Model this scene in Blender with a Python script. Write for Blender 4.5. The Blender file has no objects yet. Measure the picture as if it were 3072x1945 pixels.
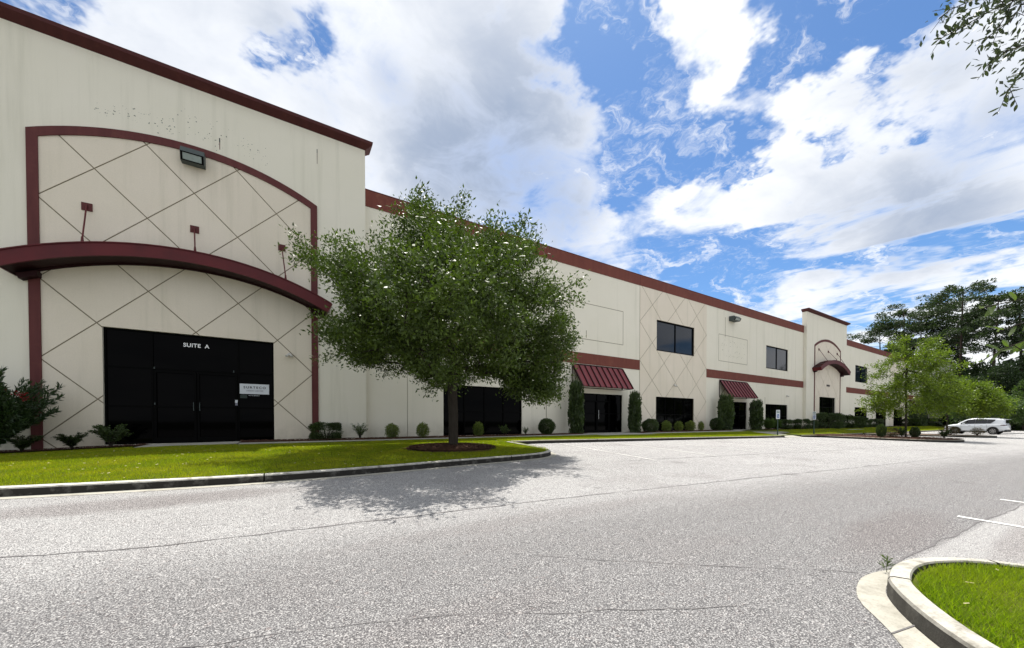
import bpy, bmesh, math, random
import numpy as np
from mathutils import Vector, Matrix

PI = math.pi
rad = math.radians
scene = bpy.context.scene
COL = scene.collection

# ------------------------------------------------------------------ camera
EYE = 0.8            # metres above the building's floor slab (z = 0); X runs along the facade, Y towards it
YAW = rad(58.23); PITCH = rad(0.8)
cd = bpy.data.cameras.new('camera'); cam = bpy.data.objects.new('camera', cd); COL.objects.link(cam)
cd.sensor_width = 36; cd.lens = 12.996; cd.shift_y = 0.0999; cd.clip_end = 3000; cd.clip_start = 0.05
cam.location = (0, 0, EYE)
cam.rotation_euler = (PI/2 - PITCH, 0, YAW - PI/2)
scene.camera = cam

# ------------------------------------------------------------------ node helpers
class NT:
    def __init__(s, tree):
        s.t = tree; s.n = tree.nodes; s.l = tree.links
    def node(s, typ, **kw):
        n = s.n.new(typ)
        for k, v in kw.items(): setattr(n, k, v)
        return n
    def put(s, sock, v):
        if isinstance(v, bpy.types.NodeSocket): s.l.new(v, sock)
        elif v is not None:
            if hasattr(sock.default_value, '__len__') and not hasattr(v, '__len__'): v = (v,)*len(sock.default_value)
            if hasattr(v, '__len__') and len(sock.default_value) == 4 and len(v) == 3: v = tuple(v)+(1,)
            sock.default_value = v
    def m(s, op, a, b=None, c=None, clamp=False):
        n = s.node('ShaderNodeMath', operation=op, use_clamp=clamp)
        s.put(n.inputs[0], a)
        if b is not None: s.put(n.inputs[1], b)
        if c is not None: s.put(n.inputs[2], c)
        return n.outputs[0]
    def v(s, op, a, b=None):
        n = s.node('ShaderNodeVectorMath', operation=op)
        s.put(n.inputs[0], a)
        if b is not None: s.put(n.inputs[1], b)
        return n.outputs['Value'] if op in ('DOT_PRODUCT', 'LENGTH') else n.outputs[0]
    def scale(s, a, f):
        n = s.node('ShaderNodeVectorMath', operation='SCALE'); s.put(n.inputs[0], a); s.put(n.inputs[3], f); return n.outputs[0]
    def noise(s, vec, sc, det=3, rough=.5, dist=0, col=False):
        n = s.node('ShaderNodeTexNoise'); s.put(n.inputs['Vector'], vec)
        n.inputs['Scale'].default_value = sc; n.inputs['Detail'].default_value = det
        n.inputs['Roughness'].default_value = rough; n.inputs['Distortion'].default_value = dist
        return n.outputs['Color'] if col else n.outputs['Fac']
    def voro(s, vec, sc, feat='F1', out='Distance'):
        n = s.node('ShaderNodeTexVoronoi', feature=feat); s.put(n.inputs['Vector'], vec); n.inputs['Scale'].default_value = sc
        return n.outputs[out]
    def map(s, x, a, b, c=0., d=1., smooth=False):
        n = s.node('ShaderNodeMapRange', interpolation_type='SMOOTHSTEP' if smooth else 'LINEAR', clamp=True)
        for i, q in enumerate((x, a, b, c, d)): s.put(n.inputs[i], q)
        return n.outputs[0]
    def mix(s, f, a, b, blend='MIX'):
        n = s.node('ShaderNodeMix', data_type='RGBA', blend_type=blend)
        s.put(n.inputs[0], f); s.put(n.inputs[6], a); s.put(n.inputs[7], b); return n.outputs[2]
    def comb(s, x, y, z):
        n = s.node('ShaderNodeCombineXYZ'); s.put(n.inputs[0], x); s.put(n.inputs[1], y); s.put(n.inputs[2], z); return n.outputs[0]
    def sep(s, v):
        n = s.node('ShaderNodeSeparateXYZ'); s.put(n.inputs[0], v); return n.outputs

# ------------------------------------------------------------------ world: sky + broken cloud
SUN_DIR = Vector((.31, .34, 1)).normalized()
SUN_EL = math.asin(SUN_DIR.z); SUN_AZ = math.atan2(SUN_DIR.x, SUN_DIR.y)
world = bpy.data.worlds.new('World'); scene.world = world; world.use_nodes = True
w = NT(world.node_tree); w.n.clear()
CLEAR = [(-0.292, 0.777, 0.558, 1200.0, 0.9), (-0.235, 0.774, 0.588, 2375.0, 0.6), (-0.03, 0.77, 0.638, 4488.0, 0.8), (0.026, 0.733, 0.679, 2760.0, 0.6), (0.02, 0.757, 0.653, 5767.0, 0.5), (0.332, 0.586, 0.74, 1996.0, 0.4), (0.486, 0.499, 0.717, 593.0, 1), (0.43, 0.564, 0.705, 1434.0, 0.5), (0.554, 0.489, 0.674, 427.0, 1), (0.605, 0.501, 0.619, 573.0, 0.9), (0.657, 0.501, 0.563, 672.0, 0.8), (0.71, 0.432, 0.557, 454.0, 0.9), (0.767, 0.358, 0.532, 1368.0, 0.7), (0.716, 0.321, 0.62, 1069.0, 0.5), (0.741, 0.241, 0.627, 456.0, 1.1), (0.784, 0.178, 0.595, 923.0, 1), (0.811, 0.188, 0.554, 1873.0, 0.6), (0.756, 0.415, 0.506, 1408.0, 0.9), (0.685, 0.501, 0.529, 1246.0, 0.8), (0.823, 0.272, 0.499, 2415.0, 0.8), (0.861, 0.179, 0.476, 5085.0, 0.7), (0.633, 0.593, 0.498, 1476.0, 0.8), (0.857, 0.358, 0.372, 958.0, 0.5), (0.813, 0.502, 0.294, 379.0, 0.6), (0.869, 0.41, 0.278, 797.0, 0.5), (0.818, 0.447, 0.362, 1131.0, 0.35), (0.956, 0.119, 0.27, 3985.0, 0.4), (0.732, 0.556, 0.393, 1966.0, 0.4), (0.693, 0.572, 0.438, 1545.0, 0.3)]
CLOUD = [(0.579, 0.425, 0.695, 1392.0, 0.9), (0.669, 0.354, 0.653, 1718.0, 0.8), (0.668, 0.416, 0.617, 865.0, 0.8), (0.723, 0.374, 0.581, 1722.0, 0.6), (0.775, 0.281, 0.566, 823.0, 0.8), (0.503, 0.505, 0.701, 9337.0, 0.7), (0.416, 0.545, 0.728, 2358.0, 0.6), (0.807, 0.36, 0.467, 312.0, 0.8), (0.817, 0.225, 0.53, 1617.0, 0.4), (0.718, 0.493, 0.492, 830.0, 0.5)]
GREY = [(0.396, 0.68, 0.618, 188.0, 0.8), (0.47, 0.694, 0.545, 183.0, 0.9), (0.316, 0.79, 0.526, 182.0, 0.7), (0.257, 0.76, 0.597, 501.0, 0.5), (0.577, 0.658, 0.484, 664.0, 0.4), (0.903, 0.177, 0.393, 575.0, 0.5), (0.933, 0.13, 0.337, 641.0, 0.5), (0.888, 0.089, 0.451, 1682.0, 0.5), (0.87, 0.293, 0.396, 510.0, 0.3), (0.166, 0.736, 0.656, 1660.0, 0.4), (-0.011, 0.751, 0.66, 1572.0, 0.4), (0.537, 0.72, 0.44, 337.0, 0.4), (0.934, 0.208, 0.291, 756.0, 0.35), (0.843, 0.124, 0.524, 2220.0, 0.3), (0.069, 0.796, 0.601, 1136.0, 0.2)]
def build_world():
    tc = w.node('ShaderNodeTexCoord').outputs['Generated']
    sky = w.node('ShaderNodeTexSky', sky_type='NISHITA'); sky.sun_disc = False
    sky.sun_elevation = SUN_EL; sky.sun_rotation = SUN_AZ
    sky.air_density = 1.0; sky.dust_density = .4; sky.ozone_density = 3.0
    x, y, z = w.sep(tc)
    zz = w.m('ADD', w.m('MAXIMUM', z, 0.), .22)
    plane = w.comb(w.m('DIVIDE', x, zz), w.m('DIVIDE', y, zz), w.m('MULTIPLY', z, 1.2))
    n1 = w.noise(plane, 1.9, 6, .6, .3)
    n2 = w.noise(plane, 6.5, 6, .62, .6)
    warp = w.v('SUBTRACT', w.noise(plane, 3.2, 5, .62, .2, col=True), (.5, .5, .5))
    warp2 = w.v('SUBTRACT', w.noise(plane, 13., 4, .6, 0, col=True), (.5, .5, .5))
    d = w.v('ADD', tc, w.v('ADD', w.scale(warp, .24), w.scale(warp2, .11)))
    d = w.v('NORMALIZE', d)
    def blobsum(L, vec):
        acc = None
        for (a, b, c, k, wt) in L:
            nv = Vector((a, b, c)).normalized()
            dp = w.v('DOT_PRODUCT', vec, tuple(nv))
            e = w.m('EXPONENT', w.m('MULTIPLY_ADD', dp, k*.75, -k*.75))
            acc = w.m('MULTIPLY', e, wt) if acc is None else w.m('MULTIPLY_ADD', e, wt, acc)
        return acc
    cl = blobsum(CLEAR, d); co = blobsum(CLOUD, d)
    gr = blobsum(GREY, w.v('NORMALIZE', w.v('ADD', tc, w.scale(warp, .07))))
    # clear gaps thin out towards the horizon, cloud layers stack up there
    base = w.m('MULTIPLY_ADD', n1, 2.2, -.42)
    base = w.m('MULTIPLY_ADD', n2, 1.0, w.m('SUBTRACT', base, .46))
    base = w.m('ADD', base, w.map(z, 0., .35, .45, 0.))
    cov = w.m('ADD', w.m('SUBTRACT', base, w.m('MULTIPLY', cl, 1.25)), w.m('MULTIPLY', co, .95))
    st = w.noise(w.comb(w.m('MULTIPLY', x, 2.2), w.m('MULTIPLY', y, 2.2), w.m('MULTIPLY', z, 15.)), 1.15, 5, .6, .5)
    st = w.m('MULTIPLY', w.map(st, .47, .64, 0, 1, True), w.m('MULTIPLY', w.map(z, .44, .32, 0, 1), w.map(z, .10, .20, 0, 1)))
    cov = w.m('SUBTRACT', cov, w.m('MULTIPLY', st, 1.15))
    alpha = w.map(cov, -.02, .88, 0, 1, smooth=True)
    # thin torn veil drifting across the gaps
    veil = w.noise(w.v('MULTIPLY', w.v('ADD', plane, w.scale(warp, .5)), (1., 1.7, 1.)), 4.6, 7, .68, .8)
    veil = w.m('MULTIPLY', w.map(veil, .46, .72, 0, 1, True), .8)
    alpha = w.m('MAXIMUM', alpha, veil)
    thick = w.map(cov, .30, .85, 0, 1)
    # shading: bright rims, grey-blue undersides
    g = w.m('MULTIPLY_ADD', w.map(n1, .42, .72, 0, 1, True), .34, w.m('MULTIPLY', gr, 1.0))
    g = w.m('MULTIPLY', g, thick)
    g = w.m('MULTIPLY', g, w.map(n2, .30, .65, .68, 1.12))
    g = w.m('SUBTRACT', 1., w.m('EXPONENT', w.m('MULTIPLY', g, -1.6)))
    white = (10.9, 11.1, 11.4, 1); grey = (3.2, 4.1, 5.8, 1)
    ccol = w.mix(g, white, grey)
    scol = w.mix(1., sky.outputs[0], (.86, 1.16, 1.42, 1), 'MULTIPLY')
    col = w.mix(alpha, scol, ccol)
    bg = w.node('ShaderNodeBackground'); w.put(bg.inputs[0], col); bg.inputs[1].default_value = .068
    out = w.node('ShaderNodeOutputWorld'); w.l.new(bg.outputs[0], out.inputs[0])
build_world()
world.cycles.sampling_method = 'MANUAL'; world.cycles.sample_map_resolution = 512

sd = bpy.data.lights.new('sun', 'SUN'); sd.energy = 5.0; sd.angle = rad(.53); sd.color = (1, .955, .88)
sun = bpy.data.objects.new('sun', sd); COL.objects.link(sun)
sun.rotation_euler = SUN_DIR.to_track_quat('Z', 'Y').to_euler(); sun.location = (0, 0, 60)

vs = scene.view_settings; vs.view_transform = 'Standard'; vs.look = 'None'; vs.exposure = 0.55; vs.gamma = 1; vs.use_curve_mapping = False
scene.render.engine = 'CYCLES'
scene.cycles.max_bounces = 6; scene.cycles.transparent_max_bounces = 8; scene.cycles.diffuse_bounces = 3
scene.cycles.use_denoising = True

# ------------------------------------------------------------------ materials
MATS = {}
def material(name, fn):
    m = bpy.data.materials.new(name); m.use_nodes = True
    t = NT(m.node_tree); t.n.clear()
    out = t.node('ShaderNodeOutputMaterial'); sh = fn(t, out)
    if sh is not None: t.l.new(sh, out.inputs[0])
    MATS[name] = m; return m
def bsdf(t, col, rough=.8, spec=.5, metal=0, bump=None, bs=.2, bd=.01, coat=0, ior=1.5):
    b = t.node('ShaderNodeBsdfPrincipled')
    t.put(b.inputs['Base Color'], col); t.put(b.inputs['Roughness'], rough); t.put(b.inputs['Specular IOR Level'], spec)
    t.put(b.inputs['Metallic'], metal); t.put(b.inputs['Coat Weight'], coat); b.inputs['IOR'].default_value = ior
    if bump is not None:
        bn = t.node('ShaderNodeBump'); t.put(bn.inputs['Height'], bump); bn.inputs['Strength'].default_value = bs; bn.inputs['Distance'].default_value = bd
        t.l.new(bn.outputs[0], b.inputs['Normal'])
    return b.outputs[0]
def pos(t): return t.node('ShaderNodeNewGeometry').outputs['Position']
def stucco(col, col2, grime=.35, speck=1.):
    def f(t, out):
        p = pos(t); x, y, z = t.sep(p)
        big = t.noise(p, .35, 3, .6)
        streak = t.noise(t.comb(t.m('MULTIPLY', x, 2.6), y, t.m('MULTIPLY', z, .13)), 1., 5, .6)
        streak2 = t.noise(t.comb(t.m('MULTIPLY', x, 9.), y, t.m('MULTIPLY', z, .25)), 1., 3, .6)
        fine = t.noise(p, 70, 3, .6)
        c = t.mix(t.map(big, .35, .7), col, col2)
        k = t.m('MULTIPLY', t.map(streak, .5, .78, 0, 1, True), grime)
        k = t.m('ADD', k, t.m('MULTIPLY', t.map(streak2, .58, .8, 0, 1, True), grime*.35))
        low = t.map(z, .9, 0., 0., .35)                                        # splash dirt at the foot of the wall
        k = t.m('ADD', k, t.m('MULTIPLY', low, t.map(t.noise(p, 3., 3, .6), .35, .7)))
        c = t.mix(k, c, (.27, .27, .17, 1))
        c = t.mix(t.m('MULTIPLY', t.map(fine, .35, .65), .14*speck), c, (.3, .29, .22, 1))
        return bsdf(t, c, .92, .25, bump=t.m('ADD', fine, t.m('MULTIPLY', t.noise(p, 220, 2), .5)), bs=.25, bd=.004)
    return f
material('cream_stucco', stucco((.785, .745, .632, 1), (.75, .715, .595, 1), .18))
material('beige_stucco', stucco((.755, .68, .565, 1), (.71, .64, .52, 1), .2))
material('joint_dirt_shade', lambda t, o: bsdf(t, t.mix(t.noise(pos(t), 9), (.17, .145, .095, 1), (.24, .205, .14, 1)), .95))  # dirt tone that also has the grooves' occlusion put into the colour
def redpaint(c1, c2, rust=.5):
    def f(t, out):
        p = pos(t); x, y, z = t.sep(p)
        s = t.noise(t.comb(t.m('MULTIPLY', x, 5.), y, t.m('MULTIPLY', z, .6)), 1., 4, .6)
        c = t.mix(t.map(s, .3, .75), c1, c2)
        c = t.mix(t.m('MULTIPLY', t.map(t.noise(p, 2.2, 4, .65), .55, .78), rust), c, (.22, .085, .05, 1))
        return bsdf(t, c, .75, .3, bump=t.noise(p, 80, 2), bs=.15, bd=.003)
    return f
material('red_band_paint', redpaint((.165, .046, .031, 1), (.13, .035, .025, 1)))
material('trim_paint', redpaint((.115, .032, .030, 1), (.085, .022, .022, 1), .2))
material('cornice_paint', redpaint((.075, .018, .017, 1), (.055, .013, .013, 1), .15))
material('red_metal', lambda t, o: bsdf(t, t.mix(t.map(t.noise(pos(t), 1.6, 4), .3, .7), (.105, .009, .011, 1), (.075, .007, .009, 1)), .5, .3, bump=t.noise(pos(t), 3.), bs=.05))
material('awning_metal', lambda t, o: bsdf(t, t.mix(t.map(t.noise(pos(t), 1.9, 4), .3, .7), (.20, .034, .040, 1), (.155, .026, .031, 1)), .45, .3))
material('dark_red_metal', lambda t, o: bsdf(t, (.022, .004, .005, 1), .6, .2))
material('black_frame', lambda t, o: bsdf(t, (.003, .003, .003, 1), .55, .03))
material('dark_glass', lambda t, o: bsdf(t, (.0008, .0008, .001, 1), .04, .035, bump=t.noise(pos(t), 1.1, 2), bs=.02, bd=.02))
material('sky_glass', lambda t, o: bsdf(t, (.008, .013, .022, 1), .05, .36, ior=1.45, bump=t.noise(pos(t), .8, 2), bs=.03, bd=.03))
material('door_metal', lambda t, o: bsdf(t, (.5, .5, .5, 1), .3, .5, 1.))
material('grey_housing', lambda t, o: bsdf(t, t.mix(t.noise(pos(t), 8), (.05, .065, .062, 1), (.075, .09, .088, 1)), .6, .3))
material('lamp_lens', lambda t, o: bsdf(t, t.mix(t.noise(pos(t), 7, 2), (.30, .35, .32, 1), (.16, .19, .18, 1)), .15, .5))
material('white_plastic', lambda t, o: bsdf(t, (.55, .54, .5, 1), .5))
material('roofing', lambda t, o: bsdf(t, t.mix(t.noise(pos(t), 3), (.35, .35, .34, 1), (.45, .45, .44, 1)), .9))
material('sign_white', lambda t, o: bsdf(t, (.58, .61, .64, 1), .5))
material('letter_white', lambda t, o: bsdf(t, (.85, .85, .85, 1), .5))
material('letter_black', lambda t, o: bsdf(t, (.01, .012, .015, 1), .6))
material('letter_grey', lambda t, o: bsdf(t, (.16, .16, .2, 1), .6))
material('sticker_green', lambda t, o: bsdf(t, (.005, .018, .014, 1), .5))
material('rust_stain', lambda t, o: bsdf(t, t.mix(t.noise(pos(t), 25, 3), (.10, .05, .04, 1), (.26, .17, .13, 1)), .95))
material('peel_spot', lambda t, o: bsdf(t, (.20, .21, .17, 1), .95))
material('soft_grime', lambda t, o: bsdf(t, (.28, .27, .17, 1), .95))
material('sign_blue', lambda t, o: bsdf(t, (.01, .07, .25, 1), .5))
material('sign_green', lambda t, o: bsdf(t, (.02, .10, .06, 1), .5))
material('post_green', lambda t, o: bsdf(t, (.03, .06, .05, 1), .6))
def concrete(c1, c2, dirt_shade=.5):
    def f(t, out):
        p = pos(t)
        n = t.noise(p, 2.3, 5, .65); f2 = t.noise(p, 60, 3, .6)
        c = t.mix(t.map(n, .3, .7), c1, c2)
        c = t.mix(t.m('MULTIPLY', t.map(t.noise(p, 5., 5, .7), .48, .72), dirt_shade), c, (.12, .11, .085, 1))
        c = t.mix(t.m('MULTIPLY', t.map(f2, .5, .7), .35), c, (.2, .19, .16, 1))
        # run-off stain plus painted shade: upright faces are blackened, tops stay pale
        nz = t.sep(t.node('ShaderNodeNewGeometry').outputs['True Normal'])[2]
        side = t.m('MULTIPLY', t.map(nz, .7, .2), dirt_shade)
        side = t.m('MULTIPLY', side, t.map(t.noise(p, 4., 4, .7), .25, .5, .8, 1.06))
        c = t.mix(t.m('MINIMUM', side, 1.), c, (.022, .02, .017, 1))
        return bsdf(t, c, .9, .3, bump=t.m('ADD', f2, n), bs=.35, bd=.006)
    return f
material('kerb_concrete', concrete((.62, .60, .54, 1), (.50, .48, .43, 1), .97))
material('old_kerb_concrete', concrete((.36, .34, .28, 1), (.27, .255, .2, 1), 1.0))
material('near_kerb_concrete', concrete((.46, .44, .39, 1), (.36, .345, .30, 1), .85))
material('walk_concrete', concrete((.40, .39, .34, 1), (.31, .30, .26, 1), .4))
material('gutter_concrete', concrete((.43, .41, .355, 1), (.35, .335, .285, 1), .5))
material('crack_seal', lambda t, o: bsdf(t, t.mix(t.noise(pos(t), 30, 2), (.06, .055, .055, 1), (.20, .19, .19, 1)), .9))
material('line_paint', lambda t, o: bsdf(t, t.mix(t.map(t.noise(pos(t), 14, 4, .7), .45, .62), (.78, .78, .76, 1), (.45, .44, .42, 1)), .7))
material('faded_paint', lambda t, o: bsdf(t, t.mix(t.map(t.noise(pos(t), 9, 4, .7), .40, .6), (.62, .61, .59, 1), (.36, .345, .335, 1)), .8))
def asphalt(t, out):
    p = pos(t)
    big = t.noise(p, .22, 4, .55); mid = t.noise(p, 1.3, 4, .6)
    g1 = t.noise(p, 92, 2, .6, .5); g2 = t.noise(p, 21, 3, .7, .8); g3 = t.voro(p, 95)
    base = t.mix(t.map(big, .3, .7), (.56, .553, .545, 1), (.49, .483, .477, 1))
    base = t.mix(t.m('MULTIPLY', t.map(mid, .45, .75), .25), base, (.33, .30, .30, 1))
    # the paving pass on the near side of the long seam is older and darker
    x, y, z = t.sep(p)
    seam = t.m('SUBTRACT', t.m('MULTIPLY_ADD', x, -.087, 5.15), y)
    base = t.mix(t.m('MULTIPLY', t.map(seam, -.3, 1.6, 0, 1, True), .85), base, (.25, .243, .243, 1))
    base = t.mix(t.m('MULTIPLY', t.map(t.noise(p, .55, 5, .65, .5), .5, .72, 0, 1, True), .35), base, (.27, .245, .24, 1))
    stall = t.m('MULTIPLY', t.map(t.m('SUBTRACT', t.m('MULTIPLY_ADD', x, -.055, 1.42), y), -.02, .06), t.map(x, 4.9, 5.3))
    base = t.mix(t.m('MULTIPLY', stall, .75), base, (.50, .49, .48, 1))
    spots = t.voro(t.v('ADD', p, t.scale(t.noise(p, 2., 2, .5, 0, col=True), .5)), .42)
    base = t.mix(t.m('MULTIPLY', t.map(spots, .13, .03, 0, 1, True), .4), base, (.14, .13, .125, 1))
    def patch(cx, cy, sx, sy, wob=.5):
        a = t.m('DIVIDE', t.m('SUBTRACT', x, cx), sx); b = t.m('DIVIDE', t.m('SUBTRACT', y, cy), sy)
        r = t.m('ADD', t.m('MULTIPLY', a, a), t.m('MULTIPLY', b, b))
        r = t.m('ADD', r, t.m('MULTIPLY', t.m('SUBTRACT', mid, .5), wob*3))
        return t.map(r, 1.5, .1, 0, 1, True)
    s = t.m('MAXIMUM', patch(7.0, 1.45, 1.8, .42), patch(-1.8, 7.6, 2.2, .5))
    s = t.m('MAXIMUM', s, t.m('MULTIPLY', patch(7.6, .55, 1.6, .18), .8))
    s = t.m('MAXIMUM', s, t.m('MULTIPLY', patch(3.4, 4.2, 3.0, .25), .45))
    s = t.m('MAXIMUM', s, t.m('MULTIPLY', patch(1., 2.4, 1.2, .3), .4))
    base = t.mix(t.m('MULTIPLY', s, .62), base, (.22, .19, .185, 1))
    dark = t.m('MULTIPLY', t.map(g1, .57, .45, 0, 1), t.map(g2, .30, .60, .6, 1.))
    c = t.mix(t.m('MULTIPLY', t.m('MULTIPLY', dark, .92), t.m('MULTIPLY_ADD', stall, -.35, 1.)), base, (.05, .049, .052, 1))
    c = t.mix(t.m('MULTIPLY', t.map(g1, .56, .68), .62), c, (.68, .665, .64, 1))
    c = t.mix(t.m('MULTIPLY', t.map(g2, .60, .72), .22), c, (.62, .50, .46, 1))
    h = t.m('ADD', t.m('MULTIPLY', g1, 1.), t.m('ADD', t.m('MULTIPLY', g2, .6), t.m('MULTIPLY', g3, -.5)))
    return bsdf(t, c, .88, .25, bump=h, bs=.8, bd=.02)
material('asphalt', asphalt)
def foliage(c1, c2, c3, trans=.35, gloss=.25, rough=.35, wt=.5):
    def f(t, out):
        rnd = t.node('ShaderNodeNewGeometry').outputs['Random Per Island']
        p = pos(t)
        c = t.mix(rnd, c1, c2)
        c = t.mix(t.m('MULTIPLY', t.map(t.noise(p, 1.1, 3), .42, .66), wt), c, c3)
        d = bsdf(t, c, rough, gloss)
        tr = t.node('ShaderNodeBsdfTranslucent'); t.put(tr.inputs[0], t.mix(1., c, (1.15, 1.35, .5, 1), 'MULTIPLY'))
        mx = t.node('ShaderNodeMixShader'); mx.inputs[0].default_value = trans
        t.l.new(d, mx.inputs[1]); t.l.new(tr.outputs[0], mx.inputs[2]); return mx.outputs[0]
    return f
material('oak_leaf', foliage((.030, .052, .009, 1), (.080, .118, .018, 1), (.105, .155, .02, 1), .22, .30, .48))
material('near_leaf', foliage((.065, .095, .032, 1), (.11, .145, .045, 1), (.08, .12, .035, 1), .4, .5, .35))
material('backlit_leaf', foliage((.032, .048, .024, 1), (.06, .08, .032, 1), (.04, .06, .025, 1), .22, .5, .35))  # darker copy of the near leaf, backlit shade painted into its colour
material('lime_leaf', foliage((.085, .13, .012, 1), (.20, .26, .022, 1), (.045, .08, .012, 1), .42, .35, .4))
material('green_leaf', foliage((.05, .09, .025, 1), (.10, .15, .04, 1), (.03, .06, .02, 1), .35, .35, .4))
material('dark_leaf', foliage((.018, .034, .014, 1), (.04, .066, .024, 1), (.055, .085, .03, 1), .22, .3, .45))
material('pine_needle', foliage((.024, .042, .018, 1), (.055, .082, .032, 1), (.035, .055, .024, 1), .25, .3, .5))
material('shrub_leaf', foliage((.024, .042, .014, 1), (.055, .085, .024, 1), (.07, .11, .024, 1), .28, .4, .38))
material('bright_shrub_leaf', foliage((.09, .13, .025, 1), (.17, .22, .045, 1), (.20, .22, .05, 1), .35, .4, .4))
material('bronze_leaf', foliage((.11, .07, .03, 1), (.14, .10, .035, 1), (.06, .08, .025, 1), .3, .3, .45))
material('oleander_leaf', foliage((.02, .042, .016, 1), (.045, .075, .026, 1), (.05, .085, .03, 1), .25, .35, .4))
material('red_flower', foliage((.13, .004, .006, 1), (.20, .008, .012, 1), (.15, .005, .008, 1), .2, .2, .5))
material('bark', lambda t, o: bsdf(t, t.mix(t.noise(t.v('MULTIPLY', pos(t), (14., 14., 3.)), 1., 4, .6), (.022, .018, .014, 1), (.065, .055, .044, 1)), .95, .1, bump=t.noise(t.v('MULTIPLY', pos(t), (30., 30., 6.)), 1., 3), bs=.6, bd=.02))
material('pine_bark', lambda t, o: bsdf(t, t.mix(t.noise(pos(t), 5.), (.035, .028, .024, 1), (.075, .055, .045, 1)), .95, .1))
material('grass_blade', foliage((.17, .215, .006, 1), (.31, .35, .010, 1), (.40, .365, .022, 1), .52, .3, .45, .6))
material('near_grass_blade', foliage((.115, .185, .006, 1), (.28, .36, .012, 1), (.27, .30, .018, 1), .46, .45, .38, .5))
material('turf_soil', lambda t, o: bsdf(t, t.mix(t.map(t.noise(pos(t), 6., 4), .35, .65), (.055, .075, .008, 1), (.085, .095, .015, 1)), .95, .1, bump=t.noise(pos(t), 40, 3), bs=.5, bd=.02))
material('mulch_base', lambda t, o: bsdf(t, t.mix(t.noise(pos(t), 30, 4, .7), (.035, .018, .012, 1), (.12, .06, .04, 1)), .95, .1, bump=t.noise(pos(t), 25, 4), bs=1., bd=.04))
material('mulch_chip', foliage((.075, .034, .022, 1), (.14, .075, .05, 1), (.05, .03, .022, 1), 0., .15, .8))
material('straw_litter', foliage((.38, .33, .16, 1), (.50, .44, .26, 1), (.25, .2, .08, 1), 0., .2, .8))
material('forest_floor', lambda t, o: bsdf(t, t.mix(t.noise(pos(t), .8, 4), (.025, .035, .015, 1), (.06, .07, .03, 1)), .95, .1))
material('car_paint', lambda t, o: bsdf(t, (.66, .69, .72, 1), .28, .5, 0, coat=.8))
material('car_glass', lambda t, o: bsdf(t, (.006, .007, .009, 1), .05, .6))
material('black_plastic', lambda t, o: bsdf(t, (.014, .014, .014, 1), .6, .3))
material('tyre_rubber', lambda t, o: bsdf(t, (.018, .018, .018, 1), .85, .2))
material('alloy', lambda t, o: bsdf(t, (.42, .42, .43, 1), .35, .5, .9))
material('tail_lamp', lambda t, o: bsdf(t, (.07, .006, .008, 1), .15, .6))
material('head_lamp', lambda t, o: bsdf(t, (.45, .47, .5, 1), .1, .7))
material('plate_dark', lambda t, o: bsdf(t, (.045, .03, .025, 1), .6))

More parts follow.
